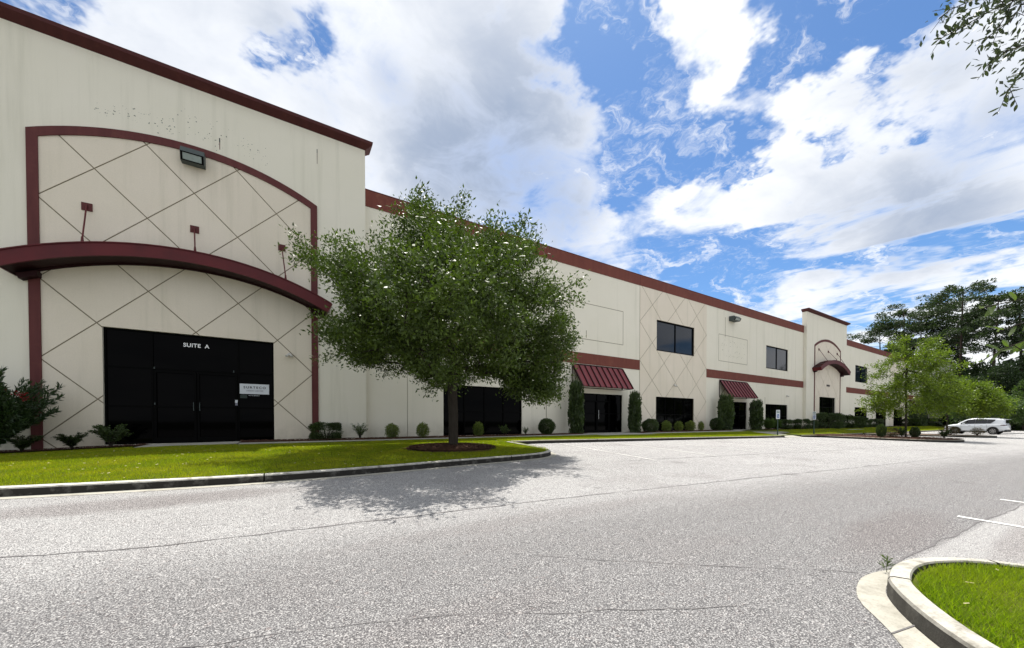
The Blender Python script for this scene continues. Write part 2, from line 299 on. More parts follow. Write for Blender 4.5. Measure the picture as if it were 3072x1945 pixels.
# ------------------------------------------------------------------ object helpers
def tag(o, label=None, cat=None, group=None, kind=None):
    if label: o['label'] = label
    if cat: o['category'] = cat
    if group: o['group'] = group
    if kind: o['kind'] = kind
    return o
def link(name, data, parent=None):
    o = bpy.data.objects.new(name, data); COL.objects.link(o)
    if parent is not None: o.parent = parent
    return o
def empty(name, loc=(0, 0, 0), rz=0.):
    o = link(name, None); o.location = loc; o.rotation_euler = (0, 0, rz); o.empty_display_size = .2; return o
class MB:
    """collects polygons, then links them as one mesh object"""
    def __init__(s): s.v = []; s.f = []; s.mi = []
    def poly(s, pts, mi=0):
        b = len(s.v); s.v += [tuple(p) for p in pts]; s.f.append(tuple(range(b, b+len(pts)))); s.mi.append(mi); return s
    def box(s, x0, x1, y0, y1, z0, z1, mi=0):
        b = len(s.v)
        s.v += [(x0, y0, z0), (x1, y0, z0), (x1, y1, z0), (x0, y1, z0), (x0, y0, z1), (x1, y0, z1), (x1, y1, z1), (x0, y1, z1)]
        for f in ((3, 2, 1, 0), (4, 5, 6, 7), (0, 1, 5, 4), (1, 2, 6, 5), (2, 3, 7, 6), (3, 0, 4, 7)):
            s.f.append(tuple(b+i for i in f)); s.mi.append(mi)
        return s
    def prism(s, pts, y0, y1, mi=0):
        """polygon of (x, z) pushed from y0 to y1 (y0 < y1); front faces -y"""
        n = len(pts); b = len(s.v)
        s.v += [(x, y0, z) for x, z in pts] + [(x, y1, z) for x, z in pts]
        s.f.append(tuple(range(b, b+n))); s.mi.append(mi)
        s.f.append(tuple(range(b+2*n-1, b+n-1, -1))); s.mi.append(mi)
        for i in range(n):
            j = (i+1) % n; s.f.append((b+i, b+n+i, b+n+j, b+j)); s.mi.append(mi)
        return s
    def tube(s, p0, p1, r0, r1=None, n=6, mi=0, cap=True):
        r1 = r0 if r1 is None else r1
        p0 = Vector(p0); p1 = Vector(p1); d = (p1-p0)
        if d.length < 1e-6: return s
        q = d.to_track_quat('Z', 'Y'); b = len(s.v)
        for p, r in ((p0, r0), (p1, r1)):
            for i in range(n):
                a = 2*PI*i/n; s.v.append(tuple(p + q @ Vector((r*math.cos(a), r*math.sin(a), 0))))
        for i in range(n):
            j = (i+1) % n; s.f.append((b+i, b+j, b+n+j, b+n+i)); s.mi.append(mi)
        if cap:
            s.f.append(tuple(b+n-1-i for i in range(n))); s.mi.append(mi)
            s.f.append(tuple(b+n+i for i in range(n))); s.mi.append(mi)
        return s
    def mesh(s, name, mats, smooth=False):
        me = bpy.data.meshes.new(name); me.from_pydata(s.v, [], s.f)
        for m in (mats if isinstance(mats, (list, tuple)) else [mats]): me.materials.append(MATS[m])
        if any(s.mi): me.polygons.foreach_set('material_index', s.mi)
        if smooth: me.polygons.foreach_set('use_smooth', [True]*len(s.f))
        me.update(); return me
    def build(s, name, mats, parent=None, smooth=False):
        return link(name, s.mesh(name, mats, smooth), parent)
def np_mesh(name, V, F, mat, smooth=False):
    V = np.asarray(V, np.float32).reshape(-1, 3); F = np.asarray(F, np.int32); k = F.shape[1]
    me = bpy.data.meshes.new(name); me.vertices.add(len(V)); me.vertices.foreach_set('co', V.ravel())
    me.loops.add(F.size); me.loops.foreach_set('vertex_index', F.ravel())
    me.polygons.add(len(F)); me.polygons.foreach_set('loop_start', np.arange(0, F.size, k, dtype=np.int32))
    me.polygons.foreach_set('loop_total', np.full(len(F), k, np.int32))
    me.materials.append(MATS[mat]); me.update(calc_edges=True); 
    if smooth: me.polygons.foreach_set('use_smooth', [True]*len(F))
    return me
def recalc(o):
    bm = bmesh.new(); bm.from_mesh(o.data); bmesh.ops.recalc_face_normals(bm, faces=bm.faces); bm.to_mesh(o.data); bm.free(); return o
def text_mesh(name, s, size, mat, parent, loc, depth=.004, spacing=1., bold=0., shear=0., width=None):
    c = bpy.data.curves.new(name, 'FONT'); c.body = s; c.size = size; c.extrude = depth; c.space_character = spacing
    c.offset = bold; c.shear = shear; c.align_x = 'CENTER'; c.align_y = 'CENTER'
    tmp = bpy.data.objects.new('tmp', c); COL.objects.link(tmp)
    dg = bpy.context.evaluated_depsgraph_get(); me = bpy.data.meshes.new_from_object(tmp.evaluated_get(dg))
    bpy.data.objects.remove(tmp)
    me.materials.clear(); me.materials.append(MATS[mat])
    co = np.empty(len(me.vertices)*3, np.float32); me.vertices.foreach_get('co', co); co = co.reshape(-1, 3)
    if width: co[:, 0] *= width/(co[:, 0].max()-co[:, 0].min())
    co2 = np.stack([co[:, 0], -co[:, 2], co[:, 1]], 1)                    # stands upright, reads from -y
    me.vertices.foreach_set('co', co2.ravel()); me.name = name; me.update()
    o = link(name, me, parent); o.location = loc; return o

# ------------------------------------------------------------------ ground heights
def road_z(x, y):
    g = np.interp(x, [-1e3, 10, 34, 61, 95, 1e4], [1, 1, .42, .1, 0, 0])
    return EYE - 1.5 + .5*np.clip(y, 0, 20)/13.4*g
def rz_(x, y): return float(road_z(x, y))
KERB_A = [(-24, 12.4), (-14, 10.9), (-9, 9.95), (-6, 9.32), (-3.7, 8.92), (-1.4, 8.62), (.1, 8.55), (1.9, 8.68), (3.66, 8.93), (5.1, 9.07), (6.4, 9.2), (7.15, 9.42), (7.7, 9.85), (7.98, 10.5), (8.05, 11.4), (8.1, 12.4), (8.12, 13.3)]
def wall_foot(x): return float(np.interp(x, [-30, -7, -3, 200], [-.30, -.17, -.02, -.02]))
def kerb_y(x):
    if x < 7.15: return float(np.interp(x, [a for a, b in KERB_A[:12]], [b for a, b in KERB_A[:12]]))
    if x < 8.13: return float(np.interp(x, [7.15, 7.7, 7.98, 8.05, 8.12], [9.42, 9.85, 10.5, 11.4, 13.3]))
    return 13.35
def verge_z(x, y):
    k = kerb_y(x); zk = rz_(x, k)+.15
    t = min(max((y-k)/(16.6-k), 0), 1); t = t*t*(3-2*t)*.6 + t*.4
    z = zk*(1-t) + wall_foot(x)*t
    z += .10*math.exp(-((x-4.9)**2+(y-11.7)**2)/1.9)                       # raised mulch ring round the oak
    return z

def grid_sheet(name, x0, x1, y0f, y1f, nx, ny, zf, mat, dz=0., parent=None):
    V = []; F = []
    for i in range(nx+1):
        x = x0+(x1-x0)*i/nx; ya = y0f(x) if callable(y0f) else y0f; yb = y1f(x) if callable(y1f) else y1f
        for j in range(ny+1):
            y = ya+(yb-ya)*j/ny; V.append((x, y, zf(x, y)+dz))
    for i in range(nx):
        for j in range(ny):
            a = i*(ny+1)+j; F.append((a, a+ny+1, a+ny+2, a+1))
    return link(name, np_mesh(name, V, F, mat, True), parent)

# far ground
bm_ = MB().poly([(-900, -900, -.86), (900, -900, -.86), (900, 900, -.86), (-900, 900, -.86)])
tag(bm_.build('ground', 'forest_floor'), kind='structure')
# the lot
xs = np.concatenate([np.arange(-70, -12, 2.), np.arange(-12, 40, .5), np.arange(40, 101, 1.)])
ys = np.concatenate([np.arange(-46, -4, 2.), np.arange(-4, 18.01, .5)])
gx, gy = np.meshgrid(xs, ys, indexing='ij'); gz = road_z(gx, gy)
gz = gz - np.where(gy > np.vectorize(lambda a: kerb_y(min(a, 8.)) if a < 7.8 else 13.35)(gx)+.8, .5, 0)      # falls away under the lawns
nV = np.stack([gx, gy, gz], -1).reshape(-1, 3); ny_ = len(ys)
ii, jj = np.meshgrid(np.arange(len(xs)-1), np.arange(ny_-1), indexing='ij'); a_ = (ii*ny_+jj).ravel()
tag(link('parking_lot', np_mesh('parking_lot', nV, np.stack([a_, a_+ny_, a_+ny_+1, a_+1], 1), 'asphalt', True)), kind='structure')

def resample(path, step):
    P = [Vector((a, b)) for a, b in path]; out = [P[0]]; carry = 0.
    for a, b in zip(P, P[1:]):
        L = (b-a).length; d = step-carry
        while d < L: out.append(a+(b-a)*(d/L)); d += step
        carry = L-(d-step)
    if (out[-1]-P[-1]).length > step*.3: out.append(P[-1])
    else: out[-1] = P[-1]
    return out
def smooth_path(path, it=2):
    P = [Vector((a, b)) for a, b in path]
    for _ in range(it):
        Q = [P[0]]
        for a, b in zip(P, P[1:]): Q += [a*.75+b*.25, a*.25+b*.75]
        Q.append(P[-1]); P = Q
    return [(p.x, p.y) for p in P]
def strip(name, path, width, mat, dz=.004, parent=None, step=.5, jitter=0., zf=rz_, seed=0, ragged=0.):
    rs = random.Random(seed); P = resample(path, step); V = []; F = []
    for i, p in enumerate(P):
        t = (P[min(i+1, len(P)-1)]-P[max(i-1, 0)]); t.normalize(); n = Vector((-t.y, t.x))
        c = p + n*rs.uniform(-jitter, jitter); wd = width*(1+rs.uniform(-ragged, ragged))
        for s in (-.5, .5):
            q = c+n*wd*s; V.append((q.x, q.y, zf(q.x, q.y)+dz))
    for i in range(len(P)-1): a = i*2; F.append((a, a+1, a+3, a+2))
    o = link(name, np_mesh(name, V, F, mat), parent); recalc(o); return o

def kerb(path, width, height, mat, label, seg=3.0, side=1, zf=rz_, step=.25, round_r=.03):
    """kerb as separate cast lengths; path is the face line, `side` tells where the back lies"""
    root = empty('kerb', (0, 0, 0)); tag(root, label, None, None, 'structure')
    P = resample(path, step); n = max(1, round(seg/step)); i0 = 0; 
    while i0 < len(P)-1:
        i1 = min(i0+n, len(P)-1)
        if len(P)-1-i1 < n*.4: i1 = len(P)-1
        V = []; F = []
        idx = list(range(i0, i1+1))
        for c, i in enumerate(idx):
            t = (P[min(i+1, len(P)-1)]-P[max(i-1, 0)]); t.normalize(); nn = Vector((-t.y, t.x))*side
            p = P[i].copy()
            if c == 0 and i0 > 0: p = p + t*.012
            if c == len(idx)-1 and i1 < len(P)-1: p = p - t*.012
            z0 = zf(p.x, p.y)
            prof = [(0, -.12), (.012, height-round_r), (.012+round_r*.4, height-round_r*.3), (.012+round_r*1.3, height), (width-.01, height+.004), (width, height-.01), (width, -.12)]
            for (o_, h) in prof:
                q = p+nn*o_; V.append((q.x, q.y, z0+h))
        k = 7
        for c in range(len(idx)-1):
            for j in range(k-1): a = c*k+j; F.append((a, a+k, a+k+1, a+1))
        me = bpy.data.meshes.new('kerb_stone'); caps = [tuple(range(k-1, -1, -1)), tuple((len(idx)-1)*k+j for j in range(k))]
        me.from_pydata(V, [], F+caps); me.materials.append(MATS[mat]); o = link('kerb_stone', me, root); recalc(o)
        i0 = i1
    return root

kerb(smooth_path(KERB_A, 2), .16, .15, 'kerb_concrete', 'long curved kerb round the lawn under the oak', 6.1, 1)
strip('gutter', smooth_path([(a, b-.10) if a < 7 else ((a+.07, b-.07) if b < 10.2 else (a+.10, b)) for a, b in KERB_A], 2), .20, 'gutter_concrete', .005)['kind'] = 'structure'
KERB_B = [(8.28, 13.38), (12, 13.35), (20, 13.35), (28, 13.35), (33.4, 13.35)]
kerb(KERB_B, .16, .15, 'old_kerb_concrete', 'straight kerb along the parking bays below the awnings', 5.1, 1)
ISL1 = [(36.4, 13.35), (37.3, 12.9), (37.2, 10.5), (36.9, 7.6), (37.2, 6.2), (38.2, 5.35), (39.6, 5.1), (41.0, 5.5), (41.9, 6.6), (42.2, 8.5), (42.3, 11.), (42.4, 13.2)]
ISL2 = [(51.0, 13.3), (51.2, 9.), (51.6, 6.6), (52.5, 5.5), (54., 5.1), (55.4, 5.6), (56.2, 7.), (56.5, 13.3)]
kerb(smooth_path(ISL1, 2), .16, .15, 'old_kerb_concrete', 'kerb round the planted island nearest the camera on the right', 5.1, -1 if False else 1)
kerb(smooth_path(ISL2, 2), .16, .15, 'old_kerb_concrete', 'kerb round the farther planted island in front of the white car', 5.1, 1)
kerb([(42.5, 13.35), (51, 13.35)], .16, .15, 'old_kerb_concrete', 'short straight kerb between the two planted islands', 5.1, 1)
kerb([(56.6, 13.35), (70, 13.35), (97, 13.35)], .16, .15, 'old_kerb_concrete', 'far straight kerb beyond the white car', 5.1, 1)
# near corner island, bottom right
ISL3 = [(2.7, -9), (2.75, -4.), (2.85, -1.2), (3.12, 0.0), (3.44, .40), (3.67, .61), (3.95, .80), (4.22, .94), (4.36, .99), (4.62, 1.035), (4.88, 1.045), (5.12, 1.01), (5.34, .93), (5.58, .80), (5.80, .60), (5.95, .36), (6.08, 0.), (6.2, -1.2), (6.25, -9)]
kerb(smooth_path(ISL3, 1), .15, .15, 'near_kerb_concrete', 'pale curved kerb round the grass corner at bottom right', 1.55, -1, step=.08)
GUT = [(2.42, -9), (2.47, -4), (2.57, -1.1), (2.85, .12), (3.17, .52), (3.41, .69), (3.60, .79), (3.76, .91), (3.95, 1.05), (4.24, 1.15), (4.6, 1.2), (4.95, 1.15), (5.15, 1.05)]
def between(name, A, B, n, mat, dz):
    a = resample(A, 1.0); 
    def at(path, t):
        P = [Vector(p) for p in path]; L = [0.]
        for p, q in zip(P, P[1:]): L.append(L[-1]+(q-p).length)
        s = t*L[-1]; x = np.interp(s, L, [p.x for p in P]); y = np.interp(s, L, [p.y for p in P]); return (float(x), float(y))
    V = []; F = []
    for i in range(n+1):
        for p in (at(A, i/n), at(B, i/n)): V.append((p[0], p[1], rz_(*p)+dz))
    for i in range(n): F.append((2*i, 2*i+1, 2*i+3, 2*i+2))
    o = link(name, np_mesh(name, V, F, mat), None); recalc(o); o['kind'] = 'structure'; return o
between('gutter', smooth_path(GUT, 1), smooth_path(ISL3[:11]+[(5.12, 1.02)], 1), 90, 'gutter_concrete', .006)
strip('gutter_joint', [(3.56, .77), (3.93, .70)], .012, 'crack_seal', .010, step=.1)['kind'] = 'structure'

# cracks, seams and stall lines on the lot
def crack(path, wd, seed): 
    o = strip('pavement_crack', path, wd, 'crack_seal', .004, step=.22, jitter=.02, seed=seed, ragged=.8); o['kind'] = 'structure'; return o
crack([(-8, 6.6), (-5, 6.1), (-2.29, 5.52), (-1.22, 5.21), (.23, 5.12), (1.74, 5.02), (3.8, 4.92), (8.87, 4.44), (15.76, 3.76), (32.5, 2.29), (60, 0.)], .022, 1)
crack([(9., 7.7), (14.04, 7.24), (19.8, 6.66), (26.3, 6.08), (35, 5.3)], .035, 2)
crack([(2.2, 3.1), (3.2, 2.3), (4.18, 1.61), (4.42, 1.46), (4.66, 1.24)], .008, 3)
crack([(4.95, 1.19), (5.4, 1.14), (5.76, 1.11), (6.32, 1.09), (6.89, 1.07), (7.32, 1.00), (7.98, .99), (8.48, .98), (9.5, .88), (11.1, .77), (16, .4)], .02, 4)
crack([(-1, 3.1), (.8, 2.6), (2.0, 2.0), (3.0, 1.5)], .006, 5)
for k, (a, b) in enumerate([((8.74, 1.2), (8.62, -4.)), ((11.35, 1.05), (11.2, -4.)), ((14.0, .9), (13.9, -4)), ((16.7, .8), (16.6, -4))]):
    tag(strip('stall_line', [a, b], .10, 'line_paint', .008, step=.5), kind='structure')
for k in range(9):
    x = 10.69+3.3*k
    if 36 < x < 43: continue
    tag(strip('stall_line', [(x, 13.2), (x-.85, 7.4)], .10, 'faded_paint', .008, step=.5), kind='structure')
for x in (45.5, 48.4, 59.5, 62.7, 69.4, 72.6, 75.8):
    tag(strip('stall_line', [(x, 13.2), (x-.5, 7.6)], .10, 'faded_paint', .008, step=.5), kind='structure')

# ------------------------------------------------------------------ lawns, beds, walks
def lawn_sheet(x0, x1, nx, y1=18.6, name='lawn'):
    return tag(grid_sheet(name, x0, x1, lambda x: kerb_y(x)+(.15 if x < 8.1 else .16), y1, nx, 22, verge_z, 'turf_soil'), kind='structure')
lawn_sheet(-26, 7.1, 90)
lawn_sheet(7.1, 8.0, 10)
lawn_sheet(8.0, 33.4, 60); 
def isl_sheet(name, path, mat, dz, bulge=.10, shrink=.13, side=-1, z0=.15):
    P = [Vector(p) for p in path]; c = sum(P, Vector((0, 0)))/len(P)
    V = [(c.x, c.y, rz_(c.x, c.y)+z0+bulge+dz)]; rings = 5; F = []; n = len(P)
    for r in range(1, rings+1):
        t = r/rings
        for p in P:
            q = c+(p-c)*t; d = (p-c).length; q = c+(q-c)*((d-shrink)/d) if d > shrink else q
            V.append((q.x, q.y, rz_(q.x, q.y)+z0-.02+bulge*(1-t*t)+dz))
    for i in range(n-1):
        F.append((0, 1+i, 1+i+1, 1+i+1))
    me = bpy.data.meshes.new(name)
    faces = [(0, 1+i, 1+(i+1) % n) for i in range(n)]
    for r in range(rings-1):
        for i in range(n):
            a = 1+r*n+i; b = 1+r*n+(i+1) % n; faces.append((a, a+n, b+n, b))
    me.from_pydata(V, [], faces); me.materials.append(MATS[mat]); o = link(name, me); recalc(o); o['kind'] = 'structure'; return o
isl_sheet('mulch_island', smooth_path(ISL1+[(36.4, 13.35)], 1), 'mulch_base', 0, .08)
isl_sheet('mulch_island', smooth_path(ISL2+[(51.0, 13.3)], 1), 'mulch_base', 0, .06)
isl_sheet('corner_lawn', smooth_path(ISL3+[(2.7, -9)], 1), 'turf_soil', -.02, .05)
# grass beyond the ramp
grid_sheet('lawn', 33.4, 36.4, 13.9, 18.6, 6, 10, lambda x, y: rz_(x, 13.4)+.13+(wall_foot(x)-rz_(x, 13.4)-.13)*min(max((y-13.9)/2.7, 0), 1), 'turf_soil')['kind'] = 'structure'
grid_sheet('lawn', 36.4, 98, 13.5, 18.6, 60, 10, lambda x, y: rz_(x, 13.4)+.13+(wall_foot(x)-rz_(x, 13.4)-.13)*min(max((y-13.5)/3.1, 0), 1), 'turf_soil')['kind'] = 'structure'
grid_sheet('lawn', 98, 126, 10, 18.6, 14, 6, lambda x, y: -.4+.3*min(max((y-12)/5, 0), 1), 'turf_soil')['kind'] = 'structure'
def vz(x, y):
    if x < 33.4: return verge_z(x, y)
    return rz_(x, 13.4)+.13+(wall_foot(x)-rz_(x, 13.4)-.13)*min(max((y-13.5)/3.1, 0), 1)
tag(grid_sheet('kerb_ramp', 33.55, 36.2, 13.2, 14.9, 3, 4, lambda x, y: rz_(x, 13.2)+.01+max(0, y-13.2)*.16, 'walk_concrete'), kind='structure')
# mulch beds against the wall
def bed_front(x): return 17.15+.18*math.sin(x*.7)+.1*math.sin(x*1.9+1) if x < -3.6 else 16.75+.05*math.sin(x*1.3)
def bed_z(x, y): return vz(x, y)+.035+.02*math.sin(x*3.1)*math.sin(y*4.)
for (a, b, yb) in ((-9, -4.1, 18.2), (-1.35, 3.3, 18.18), (3.3, 15.9, 18.47), (20.9, 33.1, 18.47), (38.3, 53.9, 18.47), (59.2, 75.6, 18.47), (80.8, 93, 18.47), (98.1, 112, 18.47)):
    tag(grid_sheet('mulch_bed', a, b, bed_front, yb, max(4, int((b-a)*2)), 6, bed_z, 'mulch_base'), kind='structure')
# round mulch ring under the oak
V = [(4.9, 11.7, verge_z(4.9, 11.7)+.05)]; F = []; nR = 28
for r in range(1, 5):
    for i in range(nR):
        a = 2*PI*i/nR; R_ = (1.35+.12*math.sin(3*a)+.08*math.sin(5*a+1))*r/4
        x, y = 4.9+R_*1.15*math.cos(a), 11.7+R_*math.sin(a); V.append((x, y, verge_z(x, y)+.05*(1-(r/4)**2)+.012))
faces = [(0, 1+i, 1+(i+1) % nR) for i in range(nR)]
for r in range(3):
    for i in range(nR): a = 1+r*nR+i; b = 1+r*nR+(i+1) % nR; faces.append((a, a+nR, b+nR, b))
me = bpy.data.meshes.new('mulch_ring'); me.from_pydata(V, [], faces); me.materials.append(MATS['mulch_base'])
tag(link('mulch_ring', me), kind='structure')
# walks: slabs with joints
def walk(x0, x1, y0, y1, n, along='x', lift=.03):
    root = empty('sidewalk'); root['kind'] = 'structure'
    for k in range(n):
        if along == 'x': xa = x0+(x1-x0)*k/n+.006; xb = x0+(x1-x0)*(k+1)/n-.006; ya, yb = y0, y1
        else: ya = y0+(y1-y0)*k/n+.006; yb = y0+(y1-y0)*(k+1)/n-.006; xa, xb = x0, x1
        zs = [vz(a, b)+lift for a, b in ((xa, ya), (xb, ya), (xb, yb), (xa, yb))]
        V = [(xa, ya, zs[0]), (xb, ya, zs[1]), (xb, yb, zs[2]), (xa, yb, zs[3])]
        V += [(a, b, c-.12) for a, b, c in V]
        me = bpy.data.meshes.new('paving_slab'); me.from_pydata(V, [], [(0, 1, 2, 3), (0, 4, 5, 1), (1, 5, 6, 2), (2, 6, 7, 3), (3, 7, 4, 0)])
        me.materials.append(MATS['walk_concrete']); link('paving_slab', me, root)
walk(-4.05, -1.4, 16.35, 18.1, 1)
walk(-1.35, 15.6, 16.0, 16.72, 11)
walk(15.95, 20.8, 15.6, 18.4, 2)
walk(20.85, 33.1, 16.0, 16.6, 8)
walk(33.2, 38.2, 14.9, 18.4, 2, lift=.04)
walk(54.3, 59.1, 15.4, 18.1, 2, lift=.04)

rng = np.random.default_rng(7)
def scatter(fn_mask, x0, x1, y0, y1, n):
    x = rng.uniform(x0, x1, n); y = rng.uniform(y0, y1, n); m = fn_mask(x, y); return x[m], y[m]
def zarr(f, x, y): return np.array([f(a, b) for a, b in zip(x, y)])
def blades(name, x, y, z, hmin, hmax, wd, mat, label=None, cat=None, lean=.55):
    n = len(x); h = rng.uniform(hmin, hmax, n); a = rng.uniform(0, 2*PI, n); b = rng.uniform(0, 2*PI, n)
    lx = np.cos(b)*h*lean*rng.uniform(.2, 1.3, n); ly = np.sin(b)*h*lean*rng.uniform(.2, 1.3, n)
    dx = np.cos(a)*wd/2; dy = np.sin(a)*wd/2
    V = np.stack([np.stack([x-dx, y-dy, z], 1), np.stack([x+dx, y+dy, z], 1), np.stack([x+lx, y+ly, z+h], 1)], 1)
    F = np.arange(n*3).reshape(n, 3)
    o = link(name, np_mesh(name, V.reshape(-1, 3), F, mat)); o['kind'] = 'stuff'
    if label: o['label'] = label
    if cat: o['category'] = cat
    return o
ky = np.vectorize(kerb_y)
def maskA(x, y):
    m = (y > ky(x)+.17) & (y < 16.9)
    m &= ~((x > -4.2) & (x < -1.2) & (y > 16.25)) & ~((x > -1.4) & (y > 15.98))
    m &= (((x-4.9)/1.55)**2+((y-11.7)/1.3)**2 > 1)
    return m
x, y = scatter(maskA, -10, 8.0, 8.6, 17, 360000)
blades('grass', x, y, zarr(vz, x, y)-.01, .025, .06, .013, 'grass_blade', 'yellow green mown grass of the big lawn under the oak', 'grass')
def maskB(x, y): return (y > 13.53) & (y < 16.) & ~((x > 15.9) & (x < 20.85) & (y > 15.55)) & ~((x > 33.2) & (x < 38.3))
x, y = scatter(maskB, 8.1, 36.4, 13.5, 16., 90000)
blades('grass', x, y, zarr(vz, x, y)-.01, .03, .07, .02, 'grass_blade', 'thin green grass strip along the parking kerb', 'grass')
x, y = scatter(lambda x, y: ~((x > 37) & (x < 38.3) & (y > 14.8)), 37.2, 96, 13.6, 16.5, 40000)
blades('grass', x, y, zarr(vz, x, y)-.01, .03, .08, .035, 'grass_blade', 'far grass strip beyond the ramp and parking signs', 'grass')
i3 = [Vector(p) for p in ISL3]
def in_poly(x, y, P):
    ins = np.zeros(len(x), bool); j = len(P)-1
    for i in range(len(P)):
        xi, yi = P[i][0], P[i][1]; xj, yj = P[j][0], P[j][1]
        c = ((yi > y) != (yj > y)) & (x < (xj-xi)*(y-yi)/((yj-yi) if yj != yi else 1e-9)+xi); ins ^= c; j = i
    return ins
c3 = Vector((4.75, -1.5)); ISL3s = []
for p in i3:
    d = p-c3; ISL3s.append(tuple(c3+d*((d.length-.19)/d.length)))
x, y = scatter(lambda x, y: in_poly(x, y, ISL3s), 2.8, 6.2, -2.2, 1.1, 85000)
blades('grass', x, y, zarr(rz_, x, y)+.11, .035, .085, .0075, 'near_grass_blade', 'bright green grass on the near corner island at bottom right', 'grass', .8)
# straw bits lying in the turf
def litter(name, x, y, z, L, wd, mat, label, cat):
    n = len(x); a = rng.uniform(0, 2*PI, n); l = rng.uniform(.5, 1., n)*L
    dx = np.cos(a)*l/2; dy = np.sin(a)*l/2; nx = -np.sin(a)*wd/2; nyy = np.cos(a)*wd/2; t = rng.uniform(-.25, .25, n)*l
    V = np.stack([np.stack([x-dx-nx, y-dy-nyy, z-t/2], 1), np.stack([x+dx-nx, y+dy-nyy, z+t/2], 1), np.stack([x+dx+nx, y+dy+nyy, z+t/2+wd*.4], 1), np.stack([x-dx+nx, y-dy+nyy, z-t/2+wd*.4], 1)], 1)
    o = link(name, np_mesh(name, V.reshape(-1, 3), np.arange(n*4).reshape(n, 4), mat)); o['kind'] = 'stuff'; o['label'] = label; o['category'] = cat; return o
x, y = scatter(maskA, -9, 8, 8.6, 16.5, 450)
litter('fallen_leaves', x, y, zarr(vz, x, y)+.03, .055, .014, 'straw_litter', 'pale dry leaves scattered over the big lawn', 'leaves')
x, y = scatter(lambda x, y: in_poly(x, y, ISL3s), 2.8, 6.2, -2, 1.1, 70)
litter('fallen_leaves', x, y, zarr(rz_, x, y)+.165, .05, .007, 'straw_litter', 'dry straw bits lying in the near corner grass', 'leaves')
def chips(mask, x0, x1, y0, y1, n, zf, label, L=.07):
    x, y = scatter(mask, x0, x1, y0, y1, n)
    return litter('mulch', x, y, zarr(zf, x, y)+.015, L, .02, 'mulch_chip', label, 'mulch')
def bedmask(x, y): return (y > np.vectorize(bed_front)(x)+.03) & (y < 18.15) & ~((x > -4.1) & (x < -1.4)) & ~((x > 15.9) & (x < 20.9))
chips(bedmask, -8.8, 33, 16.6, 18.2, 26000, lambda a, b: bed_z(a, b)+.01, 'red brown bark mulch in the beds along the wall')
chips(lambda x, y: ((x-4.9)/1.5)**2+((y-11.7)/1.3)**2 < .98, 3.3, 6.5, 10.3, 13.1, 9000, lambda a, b: verge_z(a, b)+.055, 'dark bark mulch ring round the oak trunk', .08)
chips(lambda x, y: in_poly(x, y, ISL1), 36.9, 42.4, 5.2, 13.3, 6000, lambda a, b: rz_(a, b)+.19, 'brown mulch on the nearer planted island', .12)

# ------------------------------------------------------------------ the building
VM, VP = 18.5, 18.2       # plane of the main wall, plane of the portal fronts
BLD = empty('warehouse_building', (0, VM, 0)); tag(BLD, 'long cream stucco warehouse with red parapet, arched portals and awnings', 'building')
BINV = Matrix.Translation((0, -VM, 0))
def bpart(mb, name, mats, parent=None, smooth=False):
    o = mb.build(name, mats, None, smooth)
    if parent is None: parent = BLD
    o.parent = parent; o.matrix_parent_inverse = BINV if parent is BLD else Matrix.Identity(4)
    return o
# everything of the building is modelled in world metres; the empty only carries it
def panel_with_holes(mb, x0, x1, z0, z1, y0, y1, holes):
    xs_ = sorted({x0, x1, *[h[0] for h in holes], *[h[1] for h in holes]}); xs_ = [x for x in xs_ if x0 <= x <= x1]
    zs_ = sorted({z0, z1, *[h[2] for h in holes], *[h[3] for h in holes]}); zs_ = [z for z in zs_ if z0 <= z <= z1]
    for a, b in zip(xs_, xs_[1:]):
        for c, d in zip(zs_, zs_[1:]):
            mx, mz = (a+b)/2, (c+d)/2
            if any(h[0] < mx < h[1] and h[2] < mz < h[3] for h in holes): continue
            mb.poly([(a, y0, c), (b, y0, c), (b, y0, d), (a, y0, d)])
    for h in holes:
        a, b, c, d = max(h[0], x0), min(h[1], x1), max(h[2], z0), min(h[3], z1)
        if a >= b: continue
        mb.poly([(a, y0, d), (b, y0, d), (b, y1, d), (a, y1, d)])
        if c > z0: mb.poly([(a, y0, c), (a, y1, c), (b, y1, c), (b, y0, c)])
        mb.poly([(a, y0, c), (a, y0, d), (a, y1, d), (a, y1, c)]); mb.poly([(b, y0, c), (b, y1, c), (b, y1, d), (b, y0, d)])
    mb.poly([(x0, y0, z0), (x0, y0, z1), (x0, y1, z1), (x0, y1, z0)]); mb.poly([(x1, y0, z0), (x1, y1, z0), (x1, y1, z1), (x1, y0, z1)])
    mb.poly([(x0, y0, z1), (x1, y0, z1), (x1, y1, z1), (x0, y1, z1)])
    return mb

